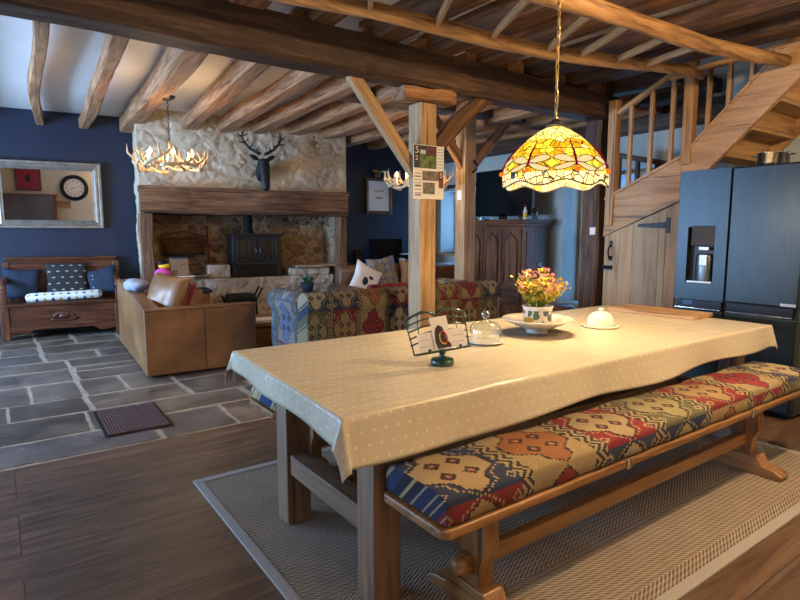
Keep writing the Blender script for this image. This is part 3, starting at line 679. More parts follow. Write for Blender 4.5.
# desk with monitor
dk_ = wthing('desk', 'narrow wooden desk in the navy corner behind the sofas', 'desk', 5.45, .40, 0)
MB().ab((-.58, -.22, .80), (.72, .25, .84)).build('desktop', 'bench0', dk_, bevel=.004)
MB().ab((-.56, -.19, .68), (.70, .2, .80)).build('drawer_rail', 'cab0', dk_)
for sx in (-.54, .66):
    for sy in (-.18, .2): MB().ab((sx - .03, sy - .03, 0), (sx + .03, sy + .03, .68)).build('leg', 'cab2', dk_)
mo = wthing('monitor', 'black monitor standing on the desk in the corner', 'monitor', 5.62, .40, .84)
MB().ab((-.34, -.015, .07), (.30, .02, .42)).build('screen', 'tv', mo, bevel=.006)
MB().ab((-.03, -.01, .01), (.03, .03, .12)).build('stand', 'black', mo); MB().ab((-.12, -.08, 0), (.12, .08, .012)).build('foot', 'black', mo, bevel=.004)
lp = wthing('desk_speaker', 'black speaker standing left of the monitor on the desk', 'speaker', 5.08, .36, .84)
MB().ab((-.07, -.07, 0), (.07, .07, .24)).build('speaker_case', 'black', lp, bevel=.008); MB().lathe([(.001, 0), (.04, .002), (.045, .008)], 16).build('speaker_cone', 'iron', lp, loc=(0, -.07, .09), rot=(PI / 2, 0, 0))
pr = wthing('printer', 'grey printer with white trays at the right of the desk', 'printer', 6.0, .36, .84)
MB().ab((-.14, -.12, 0), (.14, .12, .14)).build('printer_case', 'black', pr, bevel=.01); MB().ab((-.13, -.19, .05), (.13, -.10, .06)).build('paper_tray', 'whitep', pr); MB().ab((-.13, -.15, .15), (.13, .12, .165)).build('lid', 'whitep', pr, bevel=.004)
jr = wthing('candle_jar', 'yellow glowing candle jar on the desk beside the post', 'candle', 5.83, .55, .84)
MB().lathe([(0, 0), (.045, 0), (.05, .02), (.048, .09), (.044, .09), (.044, .03), (0, .03)], 20).build('jar', 'ivory', jr, smooth=True); MB().lathe([(0, .03), (.042, .03), (.042, .075), (0, .078)], 16).build('wax', 'yellow', jr, smooth=True)

# stag head
sg_ = wthing('stag_head', 'black stag head with branching antlers on the stone chimney breast', 'stag head', 3.33, DB + .03, 2.20)
def ellr(c, rx, ry, ang, n=14):
    # ring in the plane whose normal tilts by ang in the y-z plane
    out = []
    for k in range(n):
        a_ = 2 * PI * k / n; x = rx * math.cos(a_); q_ = ry * math.sin(a_)
        out.append((c[0] + x, c[1] + q_ * math.cos(ang), c[2] + q_ * math.sin(ang)))
    return out
m = MB(); m.rings([ellr((0, 0, -.01), .05, .10, PI / 2), ellr((0, -.05, .02), .075, .12, 1.45), ellr((0, -.13, .09), .070, .10, 1.1), ellr((0, -.19, .17), .066, .085, .7), ellr((0, -.23, .21), .075, .09, .1), ellr((0, -.26, .18), .082, .085, -.3), ellr((0, -.285, .10), .078, .075, -.35), ellr((0, -.31, .0), .075, .07, -.35), ellr((0, -.335, -.10), .066, .06, -.35), ellr((0, -.355, -.19), .062, .055, -.35), ellr((0, -.365, -.235), .046, .04, -.35), ellr((0, -.367, -.25), .014, .012, -.35)])
hd = m.build('head', 'iron', sg_, smooth=True, sub=1)
for s_ in (-1, 1):
    m = MB(); m.rings([[(s_ * (.06 + t_ * .13), -.20 + b_2 * .5, .20 + .05 * t_ + a_2) for a_2, b_2 in ((r_, 0), (0, r_), (-r_, 0), (0, -r_ * .6))] for t_, r_ in ((0, .018), (.3, .034), (.65, .032), (1, .004))]); m.build('ear', 'iron', sg_, smooth=True)
    m = MB(); m.ball((s_ * .066, -.275, .13), .013, u=10, v=6); m.build('eye', 'tv', sg_, smooth=True)
    P_ = [(.035, -.22, .27), (.09, -.20, .30), (.17, -.18, .345), (.24, -.17, .42), (.275, -.17, .50), (.26, -.18, .57), (.24, -.19, .60)]
    P_ = [(s_ * x, y, z) for x, y, z in P_]
    m = MB(); m.tube(P_, [.024, .021, .019, .018, .015, .011, .004], 8)
    for base, tip, r_ in ((1, (.07, -.32, .37), .011), (2, (.13, -.27, .43), .011), (3, (.33, -.23, .44), .011), (4, (.34, -.2, .55), .010), (4, (.20, -.22, .54), .010), (3, (.20, -.26, .47), .009)):
        b0 = Vector(P_[base]); t1 = Vector((s_ * tip[0], tip[1], tip[2])); md = (b0 + t1) / 2 + Vector((s_ * .012, -.02, -.012)); m.tube([b0, md, t1], [r_ * 1.2, r_, .003], 7)
    m.build('antler', 'iron', sg_, smooth=True)

# stove
so = wthing('wood_stove', 'black cast iron double-door stove on the stone hearth', 'stove', 3.33, .38, .70)
MB().ab((-.37, -.20, .20), (.37, .20, .62)).build('body', 'iron', so, bevel=.008)
MB().ab((-.40, -.23, .62), (.40, .22, .655)).build('top_plate', 'iron', so, bevel=.008)
m = MB(); m.ab((-.33, -.19, 0), (.33, .19, .20)); m.build('base_box', 'black', so, bevel=.006)
for sx in (-.34, .34):
    MB().ab((sx - .03, -.20, 0), (sx + .03, -.14, .20)).build('leg', 'iron', so, bevel=.006)
for s_ in (-1, 1):
    dm = MB(); x0, x1 = sorted((s_ * .015, s_ * .30)); w_ = .03
    dm.ab((x0, -.225, .25), (x0 + w_, -.20, .585)); dm.ab((x1 - w_, -.225, .25), (x1, -.20, .585)); dm.ab((x0, -.225, .25), (x1, -.20, .28)); dm.ab((x0, -.225, .555), (x1, -.20, .585))
    do = dm.build('door', 'iron', so, bevel=.004)
    MB().ab((x0 + w_, -.212, .28), (x1 - w_, -.206, .555)).build('door_glass', 'tv', do)
    gm = MB()
    for k in range(1, 4): gx = x0 + (x1 - x0) * k / 4; gm.ab((gx - .005, -.224, .28), (gx + .005, -.214, .555))
    gm.ab((x0 + w_, -.224, .335), (x1 - w_, -.214, .345)); gm.build('door_bars', 'iron', do)
    MB().tube([(s_ * .03, -.225, .42), (s_ * .03, -.25, .42), (s_ * .03, -.25, .38)], .006, 8).build('door_handle', 'silver', do)
MB().lathe([(.085, 0), (.085, .03), (.065, .04), (.065, .42)], 24).build('flue_pipe', 'iron', so, smooth=True, loc=(-.08, .02, .655))
MB().ab((-.34, -.26, .19), (.34, -.19, .21)).build('ash_lip', 'iron', so, bevel=.004)
# fireplace bits
bk = wthing('wicker_basket', 'dark wicker basket on a ledge at the left of the fireplace', 'basket', 2.32, .20, 1.06)
m = MB()
for k in range(6):
    z = .02 + k * .034; m.tube([(.27 * (1 + .03 * k) * math.cos(a_), .12 * (1 + .03 * k) * math.sin(a_), z) for a_ in [j * PI / 10 for j in range(21)]], .009, 6)
m.build('weave', 'cab0', bk, smooth=True)
m = MB()
for j in range(20): a_ = j * PI / 10; m.tube([(.265 * math.cos(a_), .115 * math.sin(a_), 0), (.30 * math.cos(a_), .14 * math.sin(a_), .19)], .008, 5)
m.tube([(.31 * math.cos(a_), .15 * math.sin(a_), .2) for a_ in [j * PI / 10 for j in range(21)]], .016, 6); m.tube([(-.31, 0, .2), (-.22, 0, .29), (0, 0, .33), (.22, 0, .29), (.31, 0, .2)], .011, 7); m.tube([(-.30, -.05, .2), (.05, -.08, .24), (.36, -.02, .27)], .010, 6); m.tube([(-.36, .02, .26), (0, .04, .22), (.3, .06, .23)], .012, 6); m.build('stakes', 'cab0', bk, smooth=True)
MB().ab((-.30, -.14, -.02), (.30, .2, 0)).build('basket_shelf', 'soot', bk)
pk = wthing('red_poker', 'dark red poker leaning in the fireplace left of the stove', 'poker', 2.68, .22, .73); MB().tube([(0, 0, .0), (0, .10, .72)], .014, 8).build('shaft', 'red', pk); MB().ball((0, .10, .73), .022, u=10, v=6).build('knob', 'red', pk, smooth=True)
# little dark table with boxes in front of the left of the hearth
ct = wthing('side_chest', 'low leather chest with a dark top holding the cardboard boxes', 'chest', 2.26, 1.0, 0)
MB().ab((-.30, -.2, .03), (.26, .2, .56)).build('chest_body', 'leather', ct, bevel=.03); MB().ab((-.33, -.23, .56), (.29, .23, .60)).build('chest_top', 'navyf', ct, bevel=.012)
def box_(name, label, u, d, z, w, dp, h, rz, deco):
    b = wthing(name, label, 'box', u, d, z, rz=rz)
    MB().ab((-w / 2, -dp / 2, 0), (w / 2, dp / 2, h)).build('carton', 'card', b, bevel=.003)
    MB().ab((-w / 2 - .001, -dp / 2 - .001, h * .93), (w / 2 + .001, dp / 2 + .001, h + .001)).build('tape', 'navyf' if deco == 'up' else 'paper', b)
    m = MB()
    if deco == 'up':
        for x in (-.075, -.045): m.prism([(x - .006, .04), (x + .006, .04), (x + .006, .075), (x + .012, .075), (x, .09), (x - .012, .075), (x - .006, .075)], 1, -dp / 2 - .002, -dp / 2)
        m.ab((-.08, -dp / 2 - .002, .028), (-.03, -dp / 2, .033)); m.ab((.0, -dp / 2 - .002, .15), (.08, -dp / 2, .156))
    else:
        m.tube([(-.03, -dp / 2 - .001, .062), (.0, -dp / 2 - .001, .05), (.035, -dp / 2 - .001, .05), (.065, -dp / 2 - .001, .064)], .004, 6); m.prism([(.075, .075), (.053, .068), (.068, .055)], 1, -dp / 2 - .003, -dp / 2)
        for k in range(5): m.ab((-.06 + k * .022, -dp / 2 - .002, .078), (-.047 + k * .022, -dp / 2, .094))
    m.build('printed_marks', 'ink', b); return b
box_('cardboard_box', 'smaller cardboard box with a curved arrow mark, lower of the two', 2.20, 1.0, .60, .26, .2, .19, .04, 'sm')
box_('cardboard_box', 'cardboard box with two up arrows, upper of the two', 2.16, 1.0, .792, .22, .2, .25, -.03, 'up')
ty = wthing('toy_helmet', 'pink and yellow toy beside the cardboard boxes', 'toy', 1.95, 1.05, .60)
ty.scale = (1.25, 1.25, 1.1)
m = MB(); m.ball((0, 0, .20), .09, (1, .9, .9)); m.lathe([(0, 0), (.08, 0), (.06, .05), (.04, .13), (0, .14)], 18); m.build('toy_base', 'pink', ty, smooth=True); m = MB(); m.ball((.02, 0, .30), .06, (1.1, .9, .6)); m.build('toy_band', 'yellow', ty, smooth=True); m = MB(); m.ball((.0, 0, .34), .055, (1, .9, .7)); m.build('toy_cap', 'black', ty, smooth=True)
tr = wthing('log_tray', 'round wooden tray on the hearth left of the stove', 'tray', 2.52, .85, .73)
MB().lathe([(0, 0), (.14, 0), (.18, .03), (.185, .045), (.17, .04), (.13, .015), (0, .015)], 28).build('tray_bowl', 'grey0', tr, smooth=True); m = MB(); m.ball((0, 0, .035), .07, (1.3, .8, .4)); m.build('tray_contents', 'soot', tr, smooth=True)
tr.location = W(2.44, .66, .73)
gr_ = wthing('log_cradle', 'low black iron log cradle in front of the hearth', 'log cradle', 2.98, .92, 0)
m = MB()
for s_ in (-1, 1):
    m.tube([(-.22, s_ * .1, .0), (-.20, s_ * .1, .36), (-.24, s_ * .1, .47)], .014, 8); m.tube([(.22, s_ * .1, .0), (.20, s_ * .1, .40), (.30, s_ * .1, .58)], .014, 8); m.tube([(-.2, s_ * .1, .40), (0, s_ * .1, .37), (.2, s_ * .1, .42)], .012, 8)
m.build('cradle_frame', 'black', gr_, smooth=True); MB().ab((-.21, -.1, .36), (.21, .1, .50)).build('coal_heap', 'soot', gr_, bevel=.05)
pp = wthing('hearth_plant', 'small green plant in a dark pot behind the patterned sofa', 'plant', 3.90, 1.2, .50)
MB().lathe([(0, 0), (.07, 0), (.10, .14), (.09, .14), (.08, .12), (0, .12)], 20).build('pot', 'navyf', pp, smooth=True)
m = MB(); rr = random.Random(3)
for k in range(26):
    a_ = rr.uniform(0, 6.28); r_ = rr.uniform(.03, .13); zz = rr.uniform(.16, .28); m.rings([[(math.cos(a_) * r_ * f_ + .01 * sx, math.sin(a_) * r_ * f_, .12 + (zz - .12) * f_)] * 1 + [(math.cos(a_) * r_ * f_ - .018 * g_, math.sin(a_) * r_ * f_ + .012 * g_, .12 + (zz - .12) * f_), (math.cos(a_) * r_ * f_, math.sin(a_) * r_ * f_ - .015 * g_, .125 + (zz - .12) * f_)] for f_, g_, sx in ((0, .3, .3), (.6, 1, 1), (1, .1, .1))])
m.build('leaves', 'fern', pp)
MB().ab((-.2, -.15, -.5), (.2, .15, 0)).build('plant_stand', 'cab0', pp)

# ------------------------------------------------------------------ CHANDELIERS
def antler_path(r, a0, span, z0, lift, seed, out=.0):
    rn = random.Random(seed); pts = []
    for i in range(9):
        f = i / 8; a = a0 + span * f; rad = r * (1 + .05 * math.sin(f * 6 + seed)) + out * f
        pts.append(Vector((rad * math.cos(a), rad * math.sin(a), z0 + lift * f * f + .02 * math.sin(f * 5 + seed))))
    return pts
def chandelier(name, label, loc, R, drop, n=8, bulbs=6, seed=1, rose=True):
    c = thing(name, label, 'chandelier', loc)
    for k in range(n):
        a0 = 2 * PI * k / n; pts = antler_path(R * .98, a0, 1.15, -.03 + .02 * (k % 2), .15 + .03 * (k % 3), seed + k, .03)
        m = MB(); m.tube(pts, [.020, .020, .018, .017, .015, .013, .011, .008, .003], 7)
        for j, (up, o_) in enumerate(((.17, .05), (.13, -.08), (.16, .07))):
            b0 = pts[1 + 2 * j]; d = b0.normalized(); tip = b0 + Vector((d.x * o_, d.y * o_, up)); md = (b0 + tip) / 2 + Vector((d.x * .03, d.y * .03, -.01)); m.tube([b0, md, tip], [.013, .010, .002], 6)
        m.build('antler', 'antler', c, smooth=True)
    m = MB()
    for k in range(4):
        a0 = PI / 4 + k * PI / 2; m.tube([(R * .9 * math.cos(a0), R * .9 * math.sin(a0), .0), (R * .4 * math.cos(a0), R * .4 * math.sin(a0), .06), (0, 0, .18), (0, 0, .26)], [.016, .014, .012, .012], 7)
        m.tube([(R * .35 * math.cos(a0), R * .35 * math.sin(a0), .04), (R * .3 * math.cos(a0 + .5), R * .3 * math.sin(a0 + .5), .18)], [.012, .003], 6)
    m.build('centre_antlers', 'antler', c, smooth=True)
    for k in range(bulbs):
        a0 = 2 * PI * (k + .4) / bulbs; x, y = R * .74 * math.cos(a0), R * .74 * math.sin(a0)
        cp = MB().lathe([(0, 0), (.022, 0), (.026, .012), (.013, .016), (.013, .085), (0, .085)], 14).build('candle_holder', 'ivory', c, smooth=True, loc=(x, y, .015))
        MB().lathe([(.006, 0), (.018, .02), (.019, .035), (.010, .06), (.0, .08)], 12).build('candle_bulb', 'bulb', cp, smooth=True, loc=(0, 0, .085))
        MB().tube([(x, y, .02), (x * 1.2, y * 1.2, .0)], .006, 6).build('bracket', 'iron', c)
    m = MB(); nl = int((drop - .26) / .04)
    for k in range(nl):
        z = .27 + k * .04; ax = k % 2
        m.tube([((.010 * math.cos(a_) if ax else 0), (0 if ax else .010 * math.cos(a_)), z + .024 * math.sin(a_)) for a_ in [j * PI / 4 for j in range(9)]], .0035, 5, cap=False)
    m.tube([(0, 0, .2), (0, 0, .28)], .008, 6); m.build('chain', 'iron', c, smooth=True)
    MB().lathe([(0, 0), (.03, 0), (.075, .03), (.08, .045), (0, .045)], 24).build('ceiling_rose', 'iron', c, smooth=True, loc=(0, 0, drop - .045))
    for k in range(3):
        a_ = k * 2.1
    return c
CH1 = (1.56, 6.35, 2.06)
chandelier('antler_chandelier', 'lit antler chandelier hanging in front of the chimney breast', CH1, .315, .72, 9, 6)
CH2 = (4.22, 5.55, 1.93)
chandelier('antler_chandelier', 'second antler chandelier mostly hidden behind the calendar post', CH2, .34, .87, 8, 6, 5)

# ------------------------------------------------------------------ SOFAS
so = thing('leather_sofa', 'boxy tan leather sofa seen from its end on the flagstones', 'sofa', (1.085, 5.63, 0), -.05)
MB().ab((0.03, .03, .03), (.96, 2.0, .40)).build('base', 'leather', so, bevel=.015)
m = MB(); m.prism([(0, .02), (0, .645), (1.85, .80), (2.08, .80), (2.08, .02)], 0, .0, .16); m.build('backrest', 'leather', so, bevel=.02, bseg=3)
m = MB(); m.ab((-.005, -.01, .02), (.55, .15, .637)); m.ab((.5508, -.008, .02), (1.06, .15, .637)); m.build('arm', 'leather', so, bevel=.014, bseg=3)
MB().ab((-.006, -.02, .635), (1.065, .155, .655)).build('arm_piping', 'leather', so, bevel=.009)
MB().ab((.1, 1.93, .02), (1.0, 2.08, .64)).build('arm', 'leather', so, bevel=.02, bseg=3)
for k in range(2): MB().ab((.16, .16 + k * .885, .38), (.95, 1.03 + k * .885, .52)).build('seat_cushion', 'leather', so, bevel=.04, bseg=3)
for x in (.08, .88):
    for y in (.08, 1.95): MB().ab((x - .03, y - .03, 0), (x + .03, y + .03, .03)).build('foot', 'black', so)
cushion('cushion', 'tan leather back cushion slouched in the corner of the leather sofa', .52, .50, .20, 'leather', (1.41, 6.15, .70), (-.32, .10, -1.15), pin=.95)
cushion('cushion', 'dark red cushion tucked behind the leather back cushion', .40, .40, .12, 'red', (1.62, 6.50, .66), (-.4, .1, -1.2))
m = MB(); m.ball((0, 0, 0), .17, (.75, 1.3, .42), 20, 12)
for v in m.b.verts: v.co += v.co.normalized() * .025 * noise.noise(v.co * 14)
o = m.build('folded_throw', 'greyf', None, smooth=True, loc=(1.24, 6.75, .80)); tag(o, 'crumpled blue grey throw on the back of the leather sofa', 'throw')
# patterned sofa
ks = thing('kilim_sofa', 'rolled-arm sofa covered in multicoloured kilim weave behind the table', 'sofa', (2.18, 4.38, 0), .0)
def roll(p0, p1, r, sx=1.0): pass
Lk = 2.28
def prof_roll(d0, top, r, n=12, zb=.06):
    """outline in (depth, z): straight outer face with a roll on top leaning outward (negative = outside)"""
    pts = [(d0 + .02, zb), (d0, .35), (d0 + .01, top - 2 * r + .02)]
    cx, cz = d0 + r * .75, top - r
    for k in range(n + 1):
        a_ = PI * 1.12 - k * (PI * 1.45) / n + .35
        pts.append((cx + r * math.cos(a_), cz + r * math.sin(a_)))
    pts += [(d0 + .22, top - 2 * r), (d0 + .22, zb)]
    return pts
P1 = prof_roll(.03, .85, .12)
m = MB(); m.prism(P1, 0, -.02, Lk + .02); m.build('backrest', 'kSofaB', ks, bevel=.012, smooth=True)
for x0, mt in ((-.02, 'kSofaDaylit'), (Lk - .22, 'kSofaB')):
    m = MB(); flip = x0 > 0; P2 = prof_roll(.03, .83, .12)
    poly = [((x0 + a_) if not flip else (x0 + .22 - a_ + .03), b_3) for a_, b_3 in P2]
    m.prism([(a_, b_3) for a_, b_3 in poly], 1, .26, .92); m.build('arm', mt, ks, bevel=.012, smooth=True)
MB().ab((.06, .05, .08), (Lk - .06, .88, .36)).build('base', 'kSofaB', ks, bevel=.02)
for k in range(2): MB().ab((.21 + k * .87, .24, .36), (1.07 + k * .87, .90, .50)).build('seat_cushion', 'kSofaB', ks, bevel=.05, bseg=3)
m = MB()
m.tube([(.10 + .0, .012, .08), (.06, -.004, .35), (.06, -.004, .58)], .008, 6); m.build('piping', 'ink', ks, smooth=True)
for x in (.08, Lk - .1):
    for y in (.1, .82): MB().lathe([(0, 0), (.025, 0), (.035, .08), (0, .08)], 12).build('foot', 'cab2', ks, loc=(x, y, 0))
# far brown leather sofa
fs = thing('leather_sofa', 'dark brown leather sofa in the far corner behind the kilim sofa', 'sofa', (3.88, 7.05, 0), -.10)
MB().ab((0, -.75, .06), (2.1, .1, .42)).build('base', 'leather2', fs, bevel=.03)
m = MB(); m.prism([(-.05, .4), (-.12, .84), (-.05, .90), (.08, .90), (.12, .82), (.12, .06), (-.05, .06)], 0, .05, 2.05); m.build('backrest', 'leather2', fs, bevel=.03, smooth=True)
for x in (-.06, 1.94): m = MB(); m.prism([(x, .06), (x - .02, .52), (x, .62), (x + .11, .66), (x + .22, .62), (x + .24, .52), (x + .22, .06)], 1, -.78, .1); m.build('arm', 'leather2', fs, bevel=.02, smooth=True)
for k in range(2): MB().ab((.2 + k * .86, -.76, .40), (1.04 + k * .86, -.08, .54)).build('seat_cushion', 'leather2', fs, bevel=.05, bseg=3)
for x in (.06, 2.0):
    for y in (-.7, .02): MB().ab((x - .03, y - .03, 0), (x + .03, y + .03, .07)).build('foot', 'black', fs)
cf = cushion('cushion', 'white cushion with a dark animal print on the far brown sofa', .44, .44, .14, 'paper', (4.16, 6.65, .72), (-.3, .5, -.1))
m = MB(); m.ball((-.04, -.06, -.05), .06, (.9, .3, 1.2), 12, 8); m.ball((.03, -.064, .03), .04, (1.2, .3, .7), 12, 8); m.ball((.09, -.058, -.02), .03, (.6, .3, 1.4), 10, 6); m.build('animal_print', 'navyf', cf, smooth=True)
cushion('cushion', 'blue grey patterned cushion leaning on the far brown sofa', .46, .46, .15, 'kCush', (4.52, 6.76, .80), (-.25, -.12, -.1))
t = plain('gold cushion cloth', (.35, .24, .12), .8, var=.2); M['gold'] = t
cushion('cushion', 'ochre cushion on the far brown sofa next to the post', .42, .42, .14, 'gold', (5.0, 6.7, .76), (-.3, .1, -.15))
m = MB(); m.prism([(-.12, .0), (-.10, .03), (.10, .035), (.12, .0)], 0, -.5, .5)
o = m.build('red_throw', 'red', None, bevel=.01, loc=(3.85, 5.05, .815), rot=(-.0, 0, 0)); 
o.location = (3.45, 5.0, .50); tag(o, 'dark red blanket folded on the seat of the kilim sofa', 'blanket')
m = MB(); m.rings([[(x, .075 * math.cos(a_), .085 + .085 * math.sin(a_)) for a_ in [j * PI / 6 for j in range(12)]] for x in (-.40, -.38, 0, .38, .40)])
o = m.build('bolster', 'red', None, smooth=True, loc=(3.65, 5.03, .66)); o.scale = (1, 1, 1); tag(o, 'dark red bolster propped along the inside of the kilim sofa back', 'bolster')
o.location = (3.45, 4.76, .50); o.scale = (1.1, .9, 2.1)
# coffee table
cfT = thing('coffee_table', 'low wooden chest table with a drawer between the sofas', 'coffee table', (2.55, 6.25, 0), RZ)
MB().ab((-.42, -.35, .34), (.30, .35, .38)).build('tabletop', 'bench0', cfT, bevel=.006)
MB().ab((-.38, -.31, .04), (.26, .31, .33)).build('chest_body', 'cab0', cfT, bevel=.005)
dr = MB().ab((-.34, -.325, .12), (.22, -.31, .30)).build('drawer', 'bench0', cfT, bevel=.004); MB().ball((-.06, -.335, .21), .018, u=10, v=8).build('drawer_knob', 'brass', dr, smooth=True)
for x in (-.34, .22): 
    for y in (-.27, .27): MB().ab((x - .03, y - .03, 0), (x + .03, y + .03, .05)).build('foot', 'cab2', cfT)
o = MB().ab((-.16, -.12, 0), (.16, .12, .03)).build('magazine_stack', 'paper', None, bevel=.003, loc=(2.42, 6.02, .381), rot=(0, 0, -.1)); tag(o, 'white stack of magazines on the low chest table', 'magazines')
# stool
sl = thing('stool', 'small pine stool with slatted side beside the kilim sofa', 'stool', (5.40, 5.60, 0), .15)
MB().ab((-.19, -.15, .46), (.19, .15, .49)).build('seat', 'oak0', sl, bevel=.005)
for x in (-.16, .16):
    for y in (-.12, .12): MB().ab((x - .02, y - .02, 0), (x + .02, y + .02, .46)).build('leg', 'bench2', sl)
for x in (-.08, 0, .08): MB().ab((x - .014, -.13, .12), (x + .014, -.115, .42)).build('slat', 'bench2', sl)
MB().ab((-.15, -.135, .40), (.15, -.11, .46)).build('apron', 'bench0', sl); MB().ab((-.15, -.135, .08), (.15, -.11, .12)).build('stretcher', 'bench0', sl)

# ------------------------------------------------------------------ ARMOIRE, TV
ar = thing('armoire', 'dark carved wooden armoire under the television', 'armoire', (6.15, 6.2, 0))
MB().ab((.02, -.60, .08), (.54, .62, 1.46)).build('carcase', 'cab2', ar, bevel=.005)
m = MB(); m.ab((-.01, -.63, 1.46), (.57, .65, 1.50)); m.ab((-.045, -.665, 1.50), (.60, .685, 1.535)); m.ab((-.06, -.68, 1.535), (.61, .70, 1.56)); m.build('cornice', 'cab1', ar, bevel=.008)
MB().ab((-.01, -.62, 0), (.56, .64, .10)).build('plinth', 'cab1', ar, bevel=.006)
for i, (y0, y1) in enumerate(((-.57, -.20), (-.18, .19), (.21, .59))):
    dz0, dz1 = .58, 1.42
    do = MB().ab((-.004, y0, dz0), (.02, y1, dz1)).build('door', 'cab2', ar, bevel=.003)
    fm = MB(); w_ = .06
    yc = (y0 + y1) / 2; hw = (y1 - y0) / 2 - w_
    arch = [(yc - hw, dz0 + .07)] + [(yc - hw + 2 * hw * k / 12, dz1 - .20 + .12 * math.sin(PI * k / 12) ** .7 + (.03 if k == 6 else 0)) for k in range(13)] + [(yc + hw, dz0 + .07)]
    fm.prism(arch[::-1], 0, -.016, -.004); fm.build('raised_panel', 'cab2', do, bevel=.008)
    MB().tube([(-.024, y) + (z,) for y, z in arch], .009, 6).build('moulding', 'cab2', do, smooth=True)
    MB().ball((-.02, y0 + .03 if i else y1 - .03, .98), .014, u=10, v=6).build('door_knob', 'brass', do, smooth=True)
    dr = MB().ab((-.01, y0, .33), (.02, y1, .54)).build('drawer', 'cab1', ar, bevel=.006); MB().ball((-.025, yc, .44), .018, u=10, v=6).build('drawer_knob', 'brass', dr, smooth=True)
    dr = MB().ab((-.01, y0, .12), (.02, y1, .30)).build('drawer', 'cab1', ar, bevel=.006); MB().ball((-.025, yc, .21), .018, u=10, v=6).build('drawer_knob', 'brass', dr, smooth=True)
sp = MB().ab((.08, -.612, .62), (.46, -.60, 1.38)).build('side_panel', 'cab2', ar, bevel=.006)
tv = thing('television', 'large black flat television standing on the armoire', 'television', (6.40, 6.22, 1.56))
MB().ab((-.02, -.58, .06), (.025, .62, .77)).build('screen', 'tv', tv, bevel=.006); MB().ab((-.02, -.05, .01), (.02, .09, .1)).build('stand_neck', 'black', tv)
MB().ab((-.10, -.24, 0), (.10, .28, .012)).build('stand_foot', 'silver', tv, bevel=.004)
bt = thing('spray_bottle', 'small white bottle with orange label on the armoire right end', 'bottle', (6.30, 5.70, 1.56))
MB().lathe([(0, 0), (.028, 0), (.03, .01), (.03, .12), (.014, .15), (.014, .18), (0, .18)], 16).build('bottle_body', 'whitep', bt, smooth=True); MB().lathe([(.031, .03), (.031, .10)], 16).build('bottle_label', 'yellow', bt, smooth=True); MB().lathe([(.016, .175), (.016, .21), (0, .212)], 12).build('bottle_cap', 'red', bt, smooth=True)
tm = thing('tumbler', 'clear glass tumbler at the right corner of the armoire', 'glass', (6.42, 5.62, 1.56)); MB().lathe([(0, 0), (.036, 0), (.042, .17), (.038, .17), (.033, .012), (0, .012)], 20).build('glass_wall', 'dome', tm, smooth=True)
# dark windsor chair behind the table
cr = thing('windsor_chair', 'dark spindle-back chair behind the flower pot', 'chair', (5.62, 4.52, 0), .6)
MB().lathe([(0, .44), (.20, .44), (.21, .46), (.19, .48), (0, .475)], 24).build('seat', 'cab0', cr, smooth=True)
for x in (-.15, .15):
    for y in (-.15, .15): MB().tube([(x * .8, y * .8, .45), (x * 1.05, y * 1.05, .22), (x * 1.2, y * 1.2, 0)], [.018, .022, .014], 10).build('leg', 'cab2', cr, smooth=True)
for k in range(5): x = -.15 + k * .075; MB().tube([(x, .17, .47), (x * 1.15, .24, .95)], .009, 8).build('spindle', 'dark2', cr, smooth=True)
m = MB(); m.rings([[(x * 1.2, .235 + .02 * (1 - (x / .2) ** 2) + dy, .95 + dz) for dy, dz in ((-.012, -.03), (.012, -.03), (.012, .05), (-.012, .05))] for x in (-.2, -.1, 0, .1, .2)]); m.build('top_rail', 'dark0', cr, bevel=.006)
MB().ab((-.17, -.015, .18), (.17, .015, .205)).build('stretcher', 'cab0', cr)
# ------------------------------------------------------------------ RUG, DOORMAT
t = NT('sisal rug weave'); c = t.xyz(t.co())
tri = t.math('ABSOLUTE', t.math('SUBTRACT', t.math('FRACT', t.math('MULTIPLY', c[1], 1.6)), .5))
zz = t.math('ADD', t.math('MULTIPLY', c[0], 1.0), t.math('MULTIPLY', tri, 1.2))
s1 = t.math('SINE', t.math('MULTIPLY', zz, 210)); s2 = t.math('SINE', t.math('MULTIPLY', c[1], 260))
hh = t.math('ADD', s1, t.math('MULTIPLY', s2, .5)); nf, _ = t.noise(t.co(), 9, 4)
col = t.ramp(t.math('ADD', t.math('MULTIPLY', hh, .33), .5), [(.15, (.13, .10, .075)), (.55, (.37, .30, .22)), (.95, (.47, .40, .31))])
col = t.mix(.4, col, t.ramp(nf, [(.3, (.75,) * 3), (.7, (1.1,) * 3)]), 'MULTIPLY'); M['sisal'] = t.bsdf(col, .95, 0, t.bump(hh, .5, .004))
t = NT('rug binding tape'); c = t.xyz(t.co()); col = t.ramp(t.math('SINE', t.math('MULTIPLY', t.math('ADD', c[0], c[1]), 500)), [(0, (.36, .34, .31)), (1, (.47, .45, .41))]); M['tape'] = t.bsdf(col, .9)
rg = thing('area_rug', 'large beige sisal rug with a pale bound edge under the dining table', 'rug', (2.445, 2.05, 0))
MB().ab((-1.60, -1.0, .001), (1.52, 1.0, .010)).build('rug_field', 'sisal', rg)
m = MB(); w_ = .06
m.ab((-1.645, -1.05, .001), (1.565, -1.0, .013)); m.ab((-1.645, 1.0, .001), (1.565, 1.05, .013)); m.ab((-1.645, -1.0, .001), (-1.60, 1.0, .013)); m.ab((1.52, -1.0, .001), (1.565, 1.0, .013)); m.build('rug_binding', 'tape', rg, bevel=.003)
dm = thing('doormat', 'small dark red ribbed doormat on the flagstones', 'doormat', (.74, 4.47, 0), -.01)
t = NT('ribbed mat pile'); c = t.xyz(t.co()); s1 = t.math('SINE', t.math('MULTIPLY', c[0], 330)); nf, _ = t.noise(t.co(), 60, 3)
M['matp'] = t.bsdf(t.ramp(nf, [(.3, (.04, .022, .022)), (.7, (.11, .055, .05))]), .95, 0, t.bump(s1, .5, .004))
